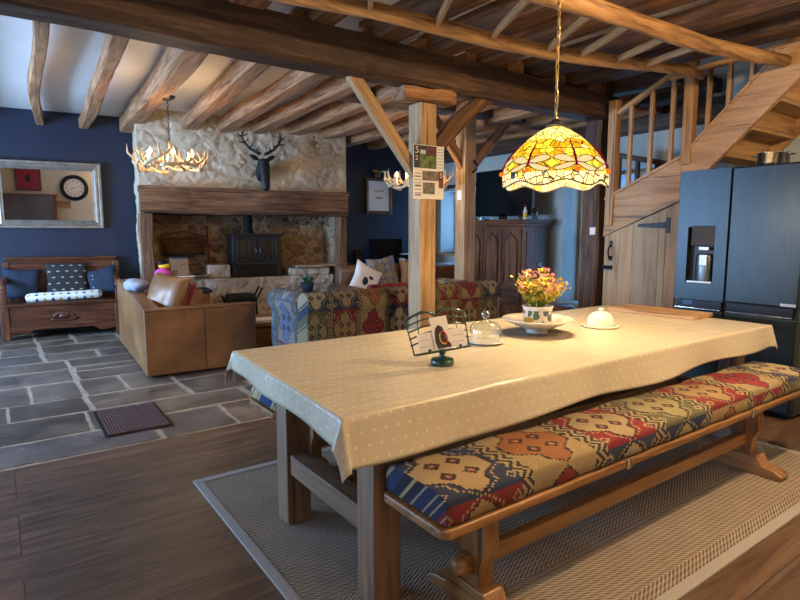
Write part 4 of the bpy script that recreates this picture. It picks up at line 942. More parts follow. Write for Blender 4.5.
MB().ab((-.20, -.31, .002), (.20, .31, .012)).build('mat_pile', 'matp', dm); m = MB(); m.ab((-.22, -.335, .001), (.22, .335, .006)); m.build('mat_edge', 'black', dm, bevel=.002)

# ------------------------------------------------------------------ TABLE
tb = thing('dining_table', 'long oak farmhouse table under the pale oilcloth', 'table', (2.5, 2.16, 0))
MB().ab((-1.50, -.60, .735), (1.58, .62, .772)).build('tabletop', 'table0', tb, bevel=.004)
for x, ya_, yb_ in ((-1.41, -.50, .24), (1.42, -.45, .32)):
    for y in (ya_, yb_): MB().ab((x - .06, y - .055, .011), (x + .06, y + .06, .735)).build('leg', 'table2', tb, bevel=.005)
    MB().ab((x - .045, ya_ + .055, .26), (x + .045, yb_ - .055, .355)).build('end_stretcher', 'table1', tb, bevel=.004)
    MB().ab((x - .03, ya_ + .055, .64), (x + .03, yb_ - .055, .735)).build('end_apron', 'table1', tb)
MB().ab((-1.365, -.12, .265), (1.375, -.04, .35)).build('long_stretcher', 'table0', tb, bevel=.004)
for y in (-.42, .30): MB().ab((-1.35, y - .0, .64), (1.365, y + .03, .735)).build('long_apron', 'table0', tb)
# oilcloth
t = NT('cream oilcloth with white dots'); c = t.xyz(t.co('UV'))
k_ = 20.0
r_ = t.math('FLOOR', t.math('MULTIPLY', c[1], k_)); a = t.math('FRACT', t.math('ADD', t.math('MULTIPLY', c[0], k_), t.math('MULTIPLY', r_, .5))); b = t.math('FRACT', t.math('MULTIPLY', c[1], k_))
dx = t.math('SUBTRACT', a, .5); dy = t.math('SUBTRACT', b, .5); dd = t.math('SQRT', t.math('ADD', t.math('MULTIPLY', dx, dx), t.math('MULTIPLY', dy, dy)))
n1, _ = t.noise(t.co(), 2.5, 3)
base = t.ramp(n1, [(.3, (.60, .53, .38)), (.7, (.66, .59, .44))])
col = t.mix(t.math('LESS_THAN', dd, .12), base, (.76, .70, .53)); w1, _ = t.noise(t.map(t.co(), (3, 9, 3)), 2.2, 3, .5, .6)
M['oil'] = t.bsdf(col, .27, 0, t.bump(w1, .35, .02))
x0, x1, y0, y1 = .875, 4.085, 1.553, 2.795
cloth_uv = {}
def cl(a, b):
    ox, oy0 = .11, .19
    X_ = x0 - ox + (x1 - x0 + 2 * ox) * a; Y_ = y0 - oy0 + (y1 - y0 + 2 * oy0) * b
    if Y_ < y0: Y_ = y0 + (Y_ - y0) * (1 - .26 * a)
    sh_ = .075 * (min(max(Y_, y0), y1) - y0) / (y1 - y0) * (1 - a)
    cx = min(max(X_, x0), x1); cy = min(max(Y_, y0), y1); ex = X_ - cx; ey = Y_ - cy; e = math.hypot(ex, ey)
    z = .777; rr_ = .012
    if e > 0:
        drop = e; fl = .10
        corner = min(abs(ex), abs(ey)) > 0
        fl = .10 + (.18 if corner else 0)
        w_ = .012 * math.sin(X_ * 7.0 + 1) * (abs(ey) / .15) if abs(ey) > abs(ex) else .010 * math.sin(Y_ * 9) * (abs(ex) / .115)
        cx += (ex / e) * (e * fl + (w_ if abs(ex) > abs(ey) else 0)); cy += (ey / e) * (e * fl + (w_ if abs(ey) >= abs(ex) else 0))
        z -= max(0, drop - .004) * (.97 if not corner else .95) + .01 * math.sin(X_ * 5 + .7) * (drop / .15)
    z += .0012 * noise.noise(Vector((X_ * 4, Y_ * 8, 0)))
    return (cx + sh_, cy, z)
us = 250; vs = 110
m = MB(); m.grid(cl, us, vs); o = m.build('tablecloth', 'oil', None, smooth=True)
uvl = o.data.uv_layers.new(name='cloth')
for lp_ in o.data.loops:
    i_, j_ = divmod(lp_.vertex_index, vs + 1); uvl.data[lp_.index].uv = (3.4 * i_ / us, 1.62 * j_ / vs)
sm = o.modifiers.new('solid', 'SOLIDIFY'); sm.thickness = .0015; sm.offset = 1
tag(o, 'cream oilcloth with small white dots draped over the dining table', 'tablecloth')

# ------------------------------------------------------------------ BENCH
def make_bench():
    bn = thing('trestle_bench', '', 'bench', (2.47, 1.415, 0))
    m = MB(); m.prism([(-1.40, -.175), (-1.42, -.155), (-1.42, .155), (-1.40, .175), (1.40, .175), (1.42, .155), (1.42, -.155), (1.40, -.175)], 2, .435, .47); m.build('seat_board', 'bench0', bn, bevel=.008)
    for x in (-1.12, 1.0):
        m = MB(); m.prism([(-.05, .09), (.05, .09), (.055, .20), (.085, .27), (.075, .37), (.13, .435), (-.13, .435), (-.075, .37), (-.085, .27), (-.055, .20)][::-1], 0, x - .035, x + .035); m.build('trestle', 'bench2', bn, bevel=.006)
        m = MB(); m.prism([(-.215, .012), (-.225, .04), (-.18, .062), (-.12, .07), (-.09, .12), (.09, .12), (.12, .07), (.18, .062), (.225, .04), (.215, .012)][::-1], 0, x - .05, x + .05); m.build('foot', 'bench1', bn, bevel=.008)
    MB().ab((-1.19, -.022, .17), (1.07, .022, .235)).build('stretcher', 'bench0', bn, bevel=.005)
    for x in (-1.20, 1.08): MB().lathe([(0, -.03), (.028, -.028), (.036, 0), (.028, .028), (0, .03)], 16).build('wedge_knob', 'bench2', bn, smooth=True, loc=(x, 0, .20), rot=(0, PI / 2, 0))
    for x in (-.45, .65, -1.0): 
        if x > -.9: MB().ab((x - .018, -.178, .432), (x + .018, -.172, .475)).build('cushion_tie', 'sisal', bn)
    return bn
def make_bcush():
    m = MB()
    def fn_top(a, b):
        x = -1.5 + 3.0 * a; y = -.168 + .336 * b
        return (x, y, .088 + .006 * math.sin(a * 40) * math.sin(b * 3.14) + .012 * math.sin(PI * b) ** .5)
    N = 80; rings = []
    for i in range(N + 1):
        x = -1.405 + 2.81 * i / N; w = .165 + .003 * math.sin(i * .9)
        h = .092 + .004 * math.sin(i * .55)
        rings.append([(x, -w, .004), (x, -w - .004, .045), (x, -w, h - .006), (x, -w + .02, h + .003), (x, -w * .4, h + .010), (x, w * .4, h + .010), (x, w - .02, h + .003), (x, w, h - .006), (x, w + .004, .045), (x, w, .004)])
    m.rings(rings); o = m.build('bench_cushion', 'kBench', None, smooth=True, bevel=.008); return o
bn = make_bench(); tag(bn, 'polished oak trestle bench on the near side of the table', 'bench', 'benches at the dining table')
bc = make_bcush(); bc.location = (2.47, 1.415, .471); tag(bc, 'long multicoloured kilim cushion on the near bench', 'bench cushion', 'bench cushions')
b2 = copy_tree(bn); b2.location = (2.50, 2.79, 0); b2.rotation_euler = (0, 0, 0); tag(b2, 'oak trestle bench on the far side of the table, mostly hidden', 'bench', 'benches at the dining table')
c2 = bc.copy(); COL.objects.link(c2); c2.location = (2.50, 2.79, .471); tag(c2, 'kilim cushion on the far bench, only its blue end showing past the cloth', 'bench cushion', 'bench cushions')
c2.data = c2.data.copy(); c2.data.materials[0] = kilim('blue kilim weave far bench', ((1, 0, 0), (0, 1, .9)), 3.2, 3.4, 1.1, (.06, .02), [(.03, .07, .25), (.02, .04, .12), (.05, .1, .3)], (.4, .42, .45)); 

# ------------------------------------------------------------------ THINGS ON THE TABLE
TZ = .7785
ck = thing('cookbook_stand', 'green iron cookbook stand with vine back near the left end of the table', 'stand', (1.625, 1.945, TZ), -.28)
MB().lathe([(0, 0), (.062, 0), (.068, .006), (.066, .028), (.060, .034), (0, .036)], 32).build('round_base', plain('green enamel', (.008, .05, .035), .3, var=.2, Coat_Weight=.5), ck, smooth=True)
M['genam'] = bpy.data.materials['green enamel']
MB().tube([(0, 0, .03), (0, .01, .05), (0, .0, .075)], [.03, .016, .022], 14).build('stand_neck', 'genam', ck, smooth=True)
# back panel leaning (rotate -20 deg)
bp = MB()
for s_ in (-1, 1):
    bp.tube([(s_ * .17, 0, .0), (s_ * .175, 0, .08), (s_ * .185, 0, .19)], .0045, 7)
    for k in range(5):
        z = .05 + k * .036
        bp.tube([(s_ * .004, 0, z + .01), (s_ * .05, -.004, z + .025), (s_ * .10, 0, z + .02), (s_ * .182, 0, z - .0)], .0045, 6)
    bp.tube([(0, 0, .19), (s_ * .03, 0, .215), (s_ * .08, 0, .225), (s_ * .13, 0, .21), (s_ * .185, 0, .19)], .007, 8)
    bp.tube([(s_ * .11, 0, .01), (s_ * .12, 0, .12), (s_ * .105, 0, .215)], .003, 6)
bp.tube([(0, 0, 0), (0, 0, .20)], .006, 8); bp.tube([(-.172, 0, 0), (.172, 0, 0)], .005, 8)
bpo = bp.build('back_rack', 'genam', ck, smooth=True, loc=(0, .005, .075), rot=(math.radians(-22), math.radians(-5), 0))
lg = MB(); lg.ab((-.165, -.035, -.006), (.165, .0, .0)); lg.build('book_ledge', 'genam', ck, loc=(0, .0, .075), rot=(math.radians(-14), math.radians(-5), 0))
for x in (-.09, .10): MB().ball((x, -.04, .008), .010, (1, 1, 1.4), 10, 6).build('page_holder', 'genam', ck, smooth=True, loc=(0, 0, .075), rot=(math.radians(-14), math.radians(-5), 0))
cd = thing('open_booklet', 'open white booklet with a black bird picture resting on the green stand', 'booklet', (1.625, 1.945, TZ + .082), -.28)
cb = MB().ab((-.15, -.020, 0), (.155, -.016, .10)).build('page_spread', 'paper', cd, rot=(math.radians(-22), math.radians(-5), 0))
cp = MB().ab((-.055, -.026, .0), (.055, -.022, .175)).build('bird_card', 'paper', cd, rot=(math.radians(-22), math.radians(-5), 0))
m = MB(); m.prism([(-.035, .004), (-.045, .04), (-.04, .09), (-.03, .115), (-.01, .13), (.012, .118), (.022, .09), (.025, .05), (.05, .02), (.05, .004)][::-1], 1, -.0285, -.0262); m.build('bird_silhouette', 'ink', cp)
m = MB(); m.tube([(.008 + .024 * math.cos(a_), -.030, .058 + .034 * math.sin(a_)) for a_ in [2.2 + j * .42 for j in range(8)]], .0035, 6); m.build('yellow_arc', 'yellow', cp)
m = MB(); m.tube([(.008 + .024 * math.cos(a_), -.030, .058 + .034 * math.sin(a_)) for a_ in [5.0 + j * .42 for j in range(9)]], .0035, 6); m.build('red_arc', plain('bright red print', (.6, .03, .04), .5), cp)
m = MB(); rr = random.Random(4)
for k in range(10):
    x = -.14 + (k % 5) * .015; z = .025 + (k // 5) * .035; m.ab((x, -.0215, z), (x + .010, -.0202, z + .002)); x = .07 + (k % 5) * .015; m.ab((x, -.0215, z), (x + .011, -.0202, z + .002))
m.build('text_lines', 'red', cb)
ck.scale = (.80, .8, .86); cd.scale = (.76, .8, .86); cd.location.z = TZ + .07
# glass dome
gd = thing('glass_dome', 'clear glass cake dome on a white plate left of the flower bowl', 'cake dome', (2.14, 2.20, TZ))
MB().lathe([(0, 0), (.06, 0), (.095, .008), (.105, .014), (.10, .016), (.06, .008), (0, .008)], 36).build('plate', 'white', gd, smooth=True)
MB().lathe([(.086, .014), (.087, .06), (.084, .09), (.07, .108), (.045, .118), (.018, .122), (.014, .128)], 40).build('glass_bell', 'dome', gd, smooth=True)
MB().lathe([(.012, .122), (.010, .134), (.022, .148), (.026, .162), (.020, .176), (0, .182)], 20).build('glass_knob', 'dome', gd, smooth=True)
# placemat, bowl, pot, plant
t = NT('woven placemat'); c = t.xyz(t.co()); r_ = t.math('SQRT', t.math('ADD', t.math('MULTIPLY', c[0], c[0]), t.math('MULTIPLY', c[1], c[1]))); s1 = t.math('SINE', t.math('MULTIPLY', r_, 800))
M['mat'] = t.bsdf(t.ramp(s1, [(0, (.20, .15, .10)), (1, (.34, .28, .20))]), .9, 0, t.bump(s1, .5, .003))
o = MB().lathe([(0, 0), (.205, 0), (.208, .003), (.205, .006), (0, .006)], 56).build('round_placemat', 'mat', None, smooth=False, loc=(2.585, 2.22, TZ)); tag(o, 'round woven brown placemat under the flower bowl', 'placemat')
bw_ = thing('shallow_bowl', 'wide shallow cream bowl holding the flower pot', 'bowl', (2.60, 2.235, TZ + .007))
MB().lathe([(0, 0), (.062, 0), (.066, .004), (.060, .018), (.12, .040), (.185, .070), (.205, .080), (.209, .086), (.203, .088), (.18, .078), (.11, .050), (.05, .030), (0, .028)], 64).build('bowl_body', 'white', bw_, smooth=True)
t = NT('painted fruit on ceramic'); c = t.xyz(t.co()); an = t.math('ARCTAN2', c[1], c[0]); v = t.comb(t.math('MULTIPLY', an, .085), c[2], 0.0)
vo = t.vor(v, 22, 'F1', .75); n1, _ = t.noise(v, 45, 3); e = t.math('ADD', vo.outputs['Distance'], t.math('MULTIPLY', t.math('SUBTRACT', n1, .5), .5))
band = t.math('MULTIPLY', t.math('GREATER_THAN', c[2], .012), t.math('LESS_THAN', c[2], .108))
cl_ = t.ramp(t.xyz(vo.outputs['Color'])[0], [(0, (.30, .09, .09)), (.35, (.05, .13, .09)), (.6, (.5, .3, .06)), (.8, (.07, .10, .12))], True)
col = t.mix(t.math('MULTIPLY', band, t.math('LESS_THAN', e, .5)), (.80, .77, .70), cl_); M['fruit'] = t.bsdf(col, .2)
pt = thing('flower_pot', 'white ceramic pot painted with fruit and leaves, standing in the bowl', 'pot', (2.60, 2.235, TZ + .036))
MB().lathe([(0, 0), (.076, 0), (.084, .006), (.085, .118), (.091, .124), (.091, .132), (.082, .132), (.078, .12), (.078, .02), (0, .02)], 40).build('pot_body', 'fruit', pt, smooth=True)
MB().lathe([(0, .108), (.078, .11)], 20).build('soil', 'soot', pt)
fl = thing('potted_plant', 'bushy yellow and pink leafed plant growing in the painted pot', 'plant', (2.60, 2.235, TZ + .14))
rr = random.Random(11); stems = MB(); leaves = {k: MB() for k in 'ygp'}
M['lfy'] = plain('yellow leaf', (.62, .50, .05), .5, var=.3, sc=40); M['lfg'] = plain('lime leaf', (.30, .36, .04), .5, var=.35, sc=40); M['lfp'] = plain('pink tipped leaf', (.66, .25, .22), .5, var=.35, sc=40)
for k in range(46):
    a_ = rr.uniform(0, 6.28); sp_ = rr.uniform(.01, .17); h_ = rr.uniform(.10, .25) * (1 - .12 * sp_ / .17)
    b0 = Vector((.04 * math.cos(a_) * rr.random(), .04 * math.sin(a_) * rr.random(), 0)); t1 = Vector((sp_ * math.cos(a_), sp_ * math.sin(a_), h_)); md = b0 * .6 + t1 * .4 + Vector((0, 0, h_ * .15))
    stems.tube([b0, md, t1], [.0025, .002, .001], 5)
    for j in range(20):
        f_ = rr.uniform(.35, 1.05); pp_ = b0.lerp(t1, f_) + Vector([rr.uniform(-.012, .012) for _ in range(3)])
        d1 = Vector([rr.gauss(0, 1) for _ in range(3)]).normalized(); d1.z = abs(d1.z) * .6 + .1; d2 = d1.cross(Vector([rr.gauss(0, 1) for _ in range(3)])).normalized(); L_ = rr.uniform(.020, .036); w_ = L_ * .42
        key = 'p' if (f_ > .85 and rr.random() < .55) or rr.random() < .08 else ('g' if f_ < .6 and rr.random() < .7 else 'y')
        mbk = leaves[key]; up_ = d1.cross(d2).normalized() * L_ * .12
        v4 = [mbk.b.verts.new(p_) for p_ in (pp_, pp_ + d1 * L_ * .5 + d2 * w_ + up_, pp_ + d1 * L_, pp_ + d1 * L_ * .5 - d2 * w_ + up_)]
        mbk.b.faces.new((v4[0], v4[1], v4[2])); mbk.b.faces.new((v4[0], v4[2], v4[3]))
stems.build('stems', 'lfg', fl)
for k_2, nm in (('y', 'yellow_leaves'), ('g', 'lime_leaves'), ('p', 'pink_tips')): o = leaves[k_2].build(nm, 'lf' + k_2, fl, recalc=False); o['kind'] = 'stuff'
# butter dome and board
bd = thing('butter_dome', 'cream ceramic domed lid with knob on its dish, right of the flowers', 'butter dish', (3.115, 2.16, TZ))
MB().lathe([(0, 0), (.09, 0), (.115, .006), (.118, .011), (.112, .013), (.088, .010), (0, .010)], 40).build('dish', 'ivory', bd, smooth=True)
MB().lathe([(.086, .012), (.086, .03), (.078, .062), (.058, .086), (.03, .098), (.012, .101), (.010, .106), (.017, .112), (.017, .118), (.010, .122), (0, .123)], 40).build('domed_lid', 'ivory', bd, smooth=True)
cbrd = MB(); cbrd.ab((-.155, -.32, 0), (.155, .32, .028)); o = cbrd.build('chopping_board', 'oak1', None, bevel=.004, loc=(3.98, 2.27, TZ), rot=(0, 0, .06)); tag(o, 'rectangular oak chopping board at the far end of the table', 'chopping board')

# ------------------------------------------------------------------ TIFFANY LAMP
LX, LY, LZ = 2.69, 2.22, 1.63
tl = thing('tiffany_lamp', 'yellow stained glass dragonfly lamp hanging over the table', 'pendant lamp', (LX, LY, LZ))
prof = [(.050, .350), (.09, .330), (.145, .292), (.195, .246), (.240, .196), (.275, .145), (.293, .098), (.300, .055), (.294, .018)]
def shade_pt(a, s, out=0.0):
    """s 0 top .. 1 rim"""
    f = s * (len(prof) - 1); i = min(int(f), len(prof) - 2); f -= i
    r = prof[i][0] * (1 - f) + prof[i + 1][0] * f; z = prof[i][1] * (1 - f) + prof[i + 1][1] * f
    k = max(0, s - .62) / .38
    z -= k * k * .015 * math.cos(a * 7); r += .008 * k * math.cos(a * 7)
    return Vector(((r + out) * math.cos(a), (r + out) * math.sin(a), z + out * .5))
m = MB(); m.grid(lambda a, b: shade_pt(2 * PI * a, b), 140, 40); bmesh.ops.remove_doubles(m.b, verts=m.b.verts, dist=.0005)
t = NT('stained glass lit from inside'); c = t.xyz(t.co()); an = t.math('ARCTAN2', c[1], c[0])
hz = c[2]; dr_ = t.math('SUBTRACT', hz, .20)
rad = t.math('SQRT', t.math('ADD', t.math('MULTIPLY', c[0], c[0]), t.math('MULTIPLY', c[1], c[1])))
v = t.map(t.co(), (1, 1, .62)); vo = t.vor(v, 27, 'F1', .85); ve = t.vor(v, 27, 'DISTANCE_TO_EDGE', .85)
rnd = t.xyz(vo.outputs['Color'])
midc = t.ramp(rnd[0], [(0, (.85, .36, .01)), (.3, (.95, .60, .03)), (.55, (.92, .74, .05)), (.8, (.80, .30, .01)), (.93, (.98, .85, .35)), (.97, (.55, .02, .01))], True)
topc = t.ramp(rnd[1], [(0, (.95, .74, .16)), (.5, (.98, .80, .26)), (.8, (.90, .62, .10))], True)
lowc = t.ramp(rnd[1], [(0, (.95, .66, .25)), (.5, (.98, .74, .36)), (.85, (.95, .62, .08))], True)
col = t.mix(t.math('GREATER_THAN', hz, .265), midc, topc); col = t.mix(t.math('LESS_THAN', hz, .075), col, lowc)
lead = t.math('LESS_THAN', ve.outputs['Distance'], .042)
rib = t.math('LESS_THAN', t.math('ABSOLUTE', t.math('SUBTRACT', hz, .205)), .002)
lead = t.math('MAXIMUM', lead, rib)
em = t.n('ShaderNodeEmission'); t.put(em.inputs[0], col); 
st_ = t.n('ShaderNodeMath', operation='MULTIPLY'); n1, _ = t.noise(t.co(), 9, 3); t.put(st_.inputs[0], t.ramp(n1, [(.3, (.7,) * 3), (.7, (1.1,) * 3)])); st_.inputs[1].default_value = 2.0; t.t.links.new(st_.outputs[0], em.inputs[1])
lb_ = t.n('ShaderNodeBsdfPrincipled'); lb_.inputs['Base Color'].default_value = (.05, .035, .02, 1); lb_.inputs['Metallic'].default_value = .6
mx = t.n('ShaderNodeMixShader'); t.t.links.new(lead, mx.inputs[0]); t.t.links.new(em.outputs[0], mx.inputs[1]); t.t.links.new(lb_.outputs[0], mx.inputs[2]); t.t.links.new(mx.outputs[0], t.out.inputs[0])
M['tiff'] = t.m
sh = m.build('glass_shade', 'tiff', tl, smooth=True)
M['rubyg'] = emis('ruby glass', (.20, .005, .02), .9); M['wingg'] = emis('cream wing glass', (.93, .66, .30), 1.15); M['orangeg'] = emis('orange glass eye', (.9, .18, .02), 1.2); M['gemg'] = emis('yellow diamond glass', (.95, .78, .05), 1.5)
for k in range(7):
    a0 = -2.05 + 2 * PI * k / 7
    m = MB(); m.tube([shade_pt(a0, .38, .006), shade_pt(a0, .55, .008), shade_pt(a0, .74, .009)], [.003, .006, .007], 8); by = m.build('dragonfly_body', 'rubyg', tl, smooth=True)
    m = MB(); m.ball(shade_pt(a0, .80, .009), .014, u=10, v=8); m.build('dragonfly_head', 'orangeg', by, smooth=True)
    lm = MB()
    for s_ in (-1, 1):
        for s0, s1, wd in ((.66, .615, .052), (.70, .78, .045)):
            pts = []; wm = MB(); L = []; 
            for j in range(13):
                f_ = j / 12; aa = a0 + s_ * (.03 + .40 * f_); sc0 = s0 + (s1 - s0) * math.sin(f_ * PI / 2); ww = wd * math.sin(PI * min(1, f_ * .92 + .08)) ** .6
                L.append((shade_pt(aa, sc0 - ww, .0035), shade_pt(aa, sc0 + ww, .0035)))
            wm.grid(lambda a, b, L=L: L[round(a * 12)][0].lerp(L[round(a * 12)][1], b), 12, 2); wm.build('dragonfly_wing', 'wingg', tl, recalc=False)
            lm.tube([p_[0] for p_ in L] + [p_[1] for p_ in reversed(L)], .0022, 5)
    lm.build('lead_came', 'black', tl)
    a1 = a0 + PI / 7; m = MB(); g4 = [shade_pt(a1 - .13, .70, .005), shade_pt(a1, .63, .005), shade_pt(a1 + .13, .70, .005), shade_pt(a1, .77, .005)]
    m.b.faces.new([m.b.verts.new(p_) for p_ in g4]); m.build('diamond_pane', 'gemg', tl); 
    m = MB(); m.tube(g4 + [g4[0]], .0022, 5); m.build('lead_came', 'black', tl)
m = MB(); m.tube([shade_pt(2 * PI * j / 140, 1.0) for j in range(141)], .004, 6); m.build('rim_lead', 'black', tl, smooth=True)
MB().lathe([(0, .40), (.015, .398), (.03, .385), (.062, .368), (.058, .36), (0, .36)], 24).build('top_cap', 'iron', tl, smooth=True)
MB().lathe([(0, .10), (.02, .105), (.045, .14), (.05, .18), (.03, .22), (.02, .25), (0, .25)], 16).build('light_bulb', emis('warm bulb', (1, .75, .4), 12), tl, smooth=True)
m = MB(); z = .40; k = 0
while z < 1.20:
    ax = k % 2; m.tube([((.009 * math.cos(a_) if ax else 0), (0 if ax else .009 * math.cos(a_)), z + .022 * math.sin(a_)) for a_ in [j * PI / 4 for j in range(9)]], .003, 5, cap=False); z += .036; k += 1
m.tube([(0.008 * math.sin(i * .9), .008 * math.cos(i * .9), .38 + i * .05) for i in range(20)], .0035, 5); m.build('chain', 'brass', tl, smooth=True)
MB().lathe([(0, 1.17), (.05, 1.175), (.055, 1.20), (0, 1.205)], 20).build('ceiling_rose', 'brass', tl, smooth=True)

# ------------------------------------------------------------------ FRIDGE
fr = thing('fridge_freezer', 'tall dark steel fridge freezer with water dispenser', 'fridge', (4.62, 2.05, 0))
t = NT('dark brushed steel'); f1, _ = t.noise(t.map(t.co(), (60, 60, 1.2)), 6, 3); nb, _ = t.noise(t.map(t.co(), (1, 3.4, .25)), 1.6, 2)
M['fsteel'] = t.bsdf(t.ramp(f1, [(.3, (.022, .030, .034)), (.7, (.036, .047, .052))]), .36, .75, t.bump(f1, .06, .002))
M['fside'] = plain('fridge side', (.05, .055, .06), .4, .5)
MB().ab((.05, -.455, .03), (.66, .455, 1.86)).build('cabinet', 'fside', fr, bevel=.006)
ys = .055
def door(y0, y1, z0, z1): 
    return MB().ab((-.01, y0, z0), (.05, y1, z1)).build('door', 'fsteel', fr, bevel=.014, bseg=4)
dl = MB()
# left upper door with a dispenser opening
Y0, Y1 = ys + .004, .453; oy0, oy1, oz0, oz1 = .150, .365, .97, 1.42
dl.ab((-.01, Y0, .835), (.05, oy0, 1.87)); dl.ab((-.01, oy1, .835), (.05, Y1, 1.87)); dl.ab((-.01, oy0, .835), (.05, oy1, oz0)); dl.ab((-.01, oy0, oz1), (.05, oy1, 1.87))
d1 = dl.build('door', 'fsteel', fr)
MB().ab((.045, oy0, oz0), (.052, oy1, oz1)).build('dispenser_recess', 'black', d1)
m = MB(); m.ab((-.014, oy0 + .0, 1.27), (.03, oy1 - .03, 1.43)); m.build('dispenser_panel', 'ink', d1, bevel=.006)
m = MB(); m.lathe([(.05, 0), (.055, .04), (.055, .21), (.045, .23), (0, .235)], 24, scal=None); o = m.build('dispenser_paddle_housing', plain('grey housing', (.10, .12, .13), .3, .7), d1, smooth=True, loc=(.03, .245, .975)); o.scale = (.55, 1.15, 1)
MB().ab((-.012, .20, 1.11), (-.002, .265, 1.20)).build('dispenser_paddle', 'silver', d1, bevel=.005); MB().ab((-.012, .19, 1.235), (.0, .27, 1.262)).build('dispenser_nozzle', 'silver', d1, bevel=.003)
MB().ab((-.006, oy0 + .01, .972), (.04, oy1 - .01, .985)).build('drip_tray', 'silver', d1)
d2 = door(-.453, ys - .004, .835, 1.87)
d3 = door(ys + .004, .453, .05, .755); d4 = door(-.453, ys - .004, .05, .755)
for y0, y1, dd in ((ys + .02, .44, d3), (-.42, ys - .02, d4)):
    MB().ab((.0, y0, .762), (.03, y1, .828)).build('handle_recess', 'black', dd)
    MB().ab((-.014, y0, .752), (.0, y1, .768)).build('handle_rail', 'chrome', dd, bevel=.003)
MB().ab((-.004, .30, .79), (.001, .38, .826)).build('control_display', emis('soft blue display', (.25, .45, .9), .25), d3)
MB().ab((-.0125, -.44, .845), (-.0095, -.34, .865)).build('name_plate', 'silver', d2)
for y in (-.38, .38): MB().lathe([(0, 0), (.03, 0), (.03, .04), (0, .04)], 12).build('foot', 'black', fr, loc=(.12, y, 0))
pn = thing('saucepan', 'shiny steel saucepan with side handles on top of the fridge', 'saucepan', (4.74, 1.88, 1.872))
MB().lathe([(0, 0), (.098, 0), (.105, .008), (.105, .085), (.110, .088), (.106, .091), (.100, .088), (.1, .012), (0, .01)], 36).build('pan_body', 'chrome', pn, smooth=True)
for s_ in (-1, 1): MB().tube([(s_ * .07, s_ * -.075, .07), (s_ * .11, s_ * -.105, .075), (s_ * .115, s_ * -.07, .075), (s_ * .08, s_ * -.06, .07)] if 0 else [(.03, s_ * .103, .07), (.03, s_ * .135, .074), (-.03, s_ * .135, .074), (-.03, s_ * .103, .07)], .005, 8).build('pan_handle', 'chrome', pn, smooth=True)

# ------------------------------------------------------------------ CALENDAR on the post
ca = thing('wall_calendar', 'photo calendar with date columns hanging on the front oak post', 'calendar', (2.995, 3.790, 1.655))
ca.scale = (1.1, 1, 1.05)
def rect(m, x0, x1, z0, z1, d=.0): m.ab((x0, -.004 - d, z0), (x1, -.003 - d + .0005, z1)); return m
MB().ab((-.145, -.003, 0), (.15, .0, .42)).build('calendar_page', 'paper', ca)
def pic(name, mat, x0, x1, z0, z1, d=0.0): return rect(MB(), x0, x1, z0, z1, d).build(name, mat, ca)
M['pdk'] = plain('dark photo print', (.03, .025, .025), .5, var=.5, sc=30); M['pgr'] = plain('meadow photo print', (.12, .16, .05), .5, var=.7, sc=26); M['pmr'] = plain('maroon photo print', (.14, .03, .035), .5, var=.5, sc=20); M['pgy'] = plain('grey photo print', (.16, .13, .11), .5, var=.7, sc=34); M['psk'] = plain('sky print', (.5, .56, .66), .5, var=.1)
pic('top_photo', 'pdk', -.14, .075, .24, .415); pic('meadow_photo', 'pgr', -.085, .07, .245, .345, .001); pic('sky_patch', 'psk', -.08, -.03, .35, .38, .001); pic('maroon_patch', 'pmr', -.02, .07, .34, .405, .001)
pic('lower_photo', 'pgy', -.06, .10, .145, .22); pic('bottom_photo', 'pgy', -.055, .06, .04, .13, .001); pic('maroon_panel', 'pmr', .10, .145, .09, .225)
m = MB()
for k in range(7): rect(m, .085, .14, .25 + k * .024, .254 + k * .024, .001)
for k in range(8): rect(m, -.135, -.07, .02 + k * .025, .0245 + k * .025, .001)
m.build('date_lines', plain('blue print', (.08, .16, .4), .6), ca)
for k in range(3): rect(MB(), -.13, -.075, .03 + k * .07, .038 + k * .07, .0012).build('red_date', 'red', ca)
def text(s_, name, size, mat, parent, loc, rot, ex=.0005, label=None):
    cu = bpy.data.curves.new(name, 'FONT'); cu.body = s_; cu.size = size; cu.extrude = ex; cu.align_x = 'CENTER'; cu.align_y = 'CENTER'
    o = bpy.data.objects.new(name, cu); COL.objects.link(o); me_ = bpy.data.meshes.new_from_object(o); bpy.data.objects.remove(o); me_.materials.clear(); me_.materials.append(M[mat]); o = bpy.data.objects.new(name, me_); COL.objects.link(o); o.parent = parent; o.location = loc; o.rotation_euler = rot; return o
text('5', 'month_number', .075, 'paper', ca, (-.112, -.006, .375), (PI / 2, 0, 0)); text('5', 'month_number', .055, 'paper', ca, (.122, -.0055, .19), (PI / 2, 0, 0)); text('2', 'month_number', .05, 'paper', ca, (-.115, -.006, .315), (PI / 2, 0, 0))

# ------------------------------------------------------------------ WALL BEHIND THE CAMERA (seen in the mirror)
ck_ = thing('wall_clock', 'large round black-rimmed clock with roman numerals seen in the mirror', 'clock', (-.66, YB, 1.98))
ck_.scale = (.86, .86, .86)
MB().lathe([(0, 0), (.42, 0), (.43, .03), (.40, .05), (.31, .035), (.30, .02), (0, .02)], 56).build('clock_rim', 'black', ck_, smooth=True, rot=(-PI / 2, 0, 0))
MB().lathe([(0, .022), (.305, .024)], 48).build('clock_face', 'paper', ck_, rot=(-PI / 2, 0, 0))
for k, s_ in enumerate(('XII', 'I', 'II', 'III', 'IV', 'V', 'VI', 'VII', 'VIII', 'IX', 'X', 'XI')):
    a_ = PI / 2 - k * PI / 6; text(s_, 'numeral', .085, 'ink', ck_, (-.235 * math.cos(a_), .027, .235 * math.sin(a_)), (PI / 2, 0, PI), .001)
for nm, L_, a_, w_ in (('hour_hand', .14, -2.75, .014), ('minute_hand', .21, .35, .009)):
    MB().ab((-.02, .030, -w_ / 2), (L_, .032, w_ / 2)).build(nm, 'ink', ck_, rot=(0, -a_, 0))
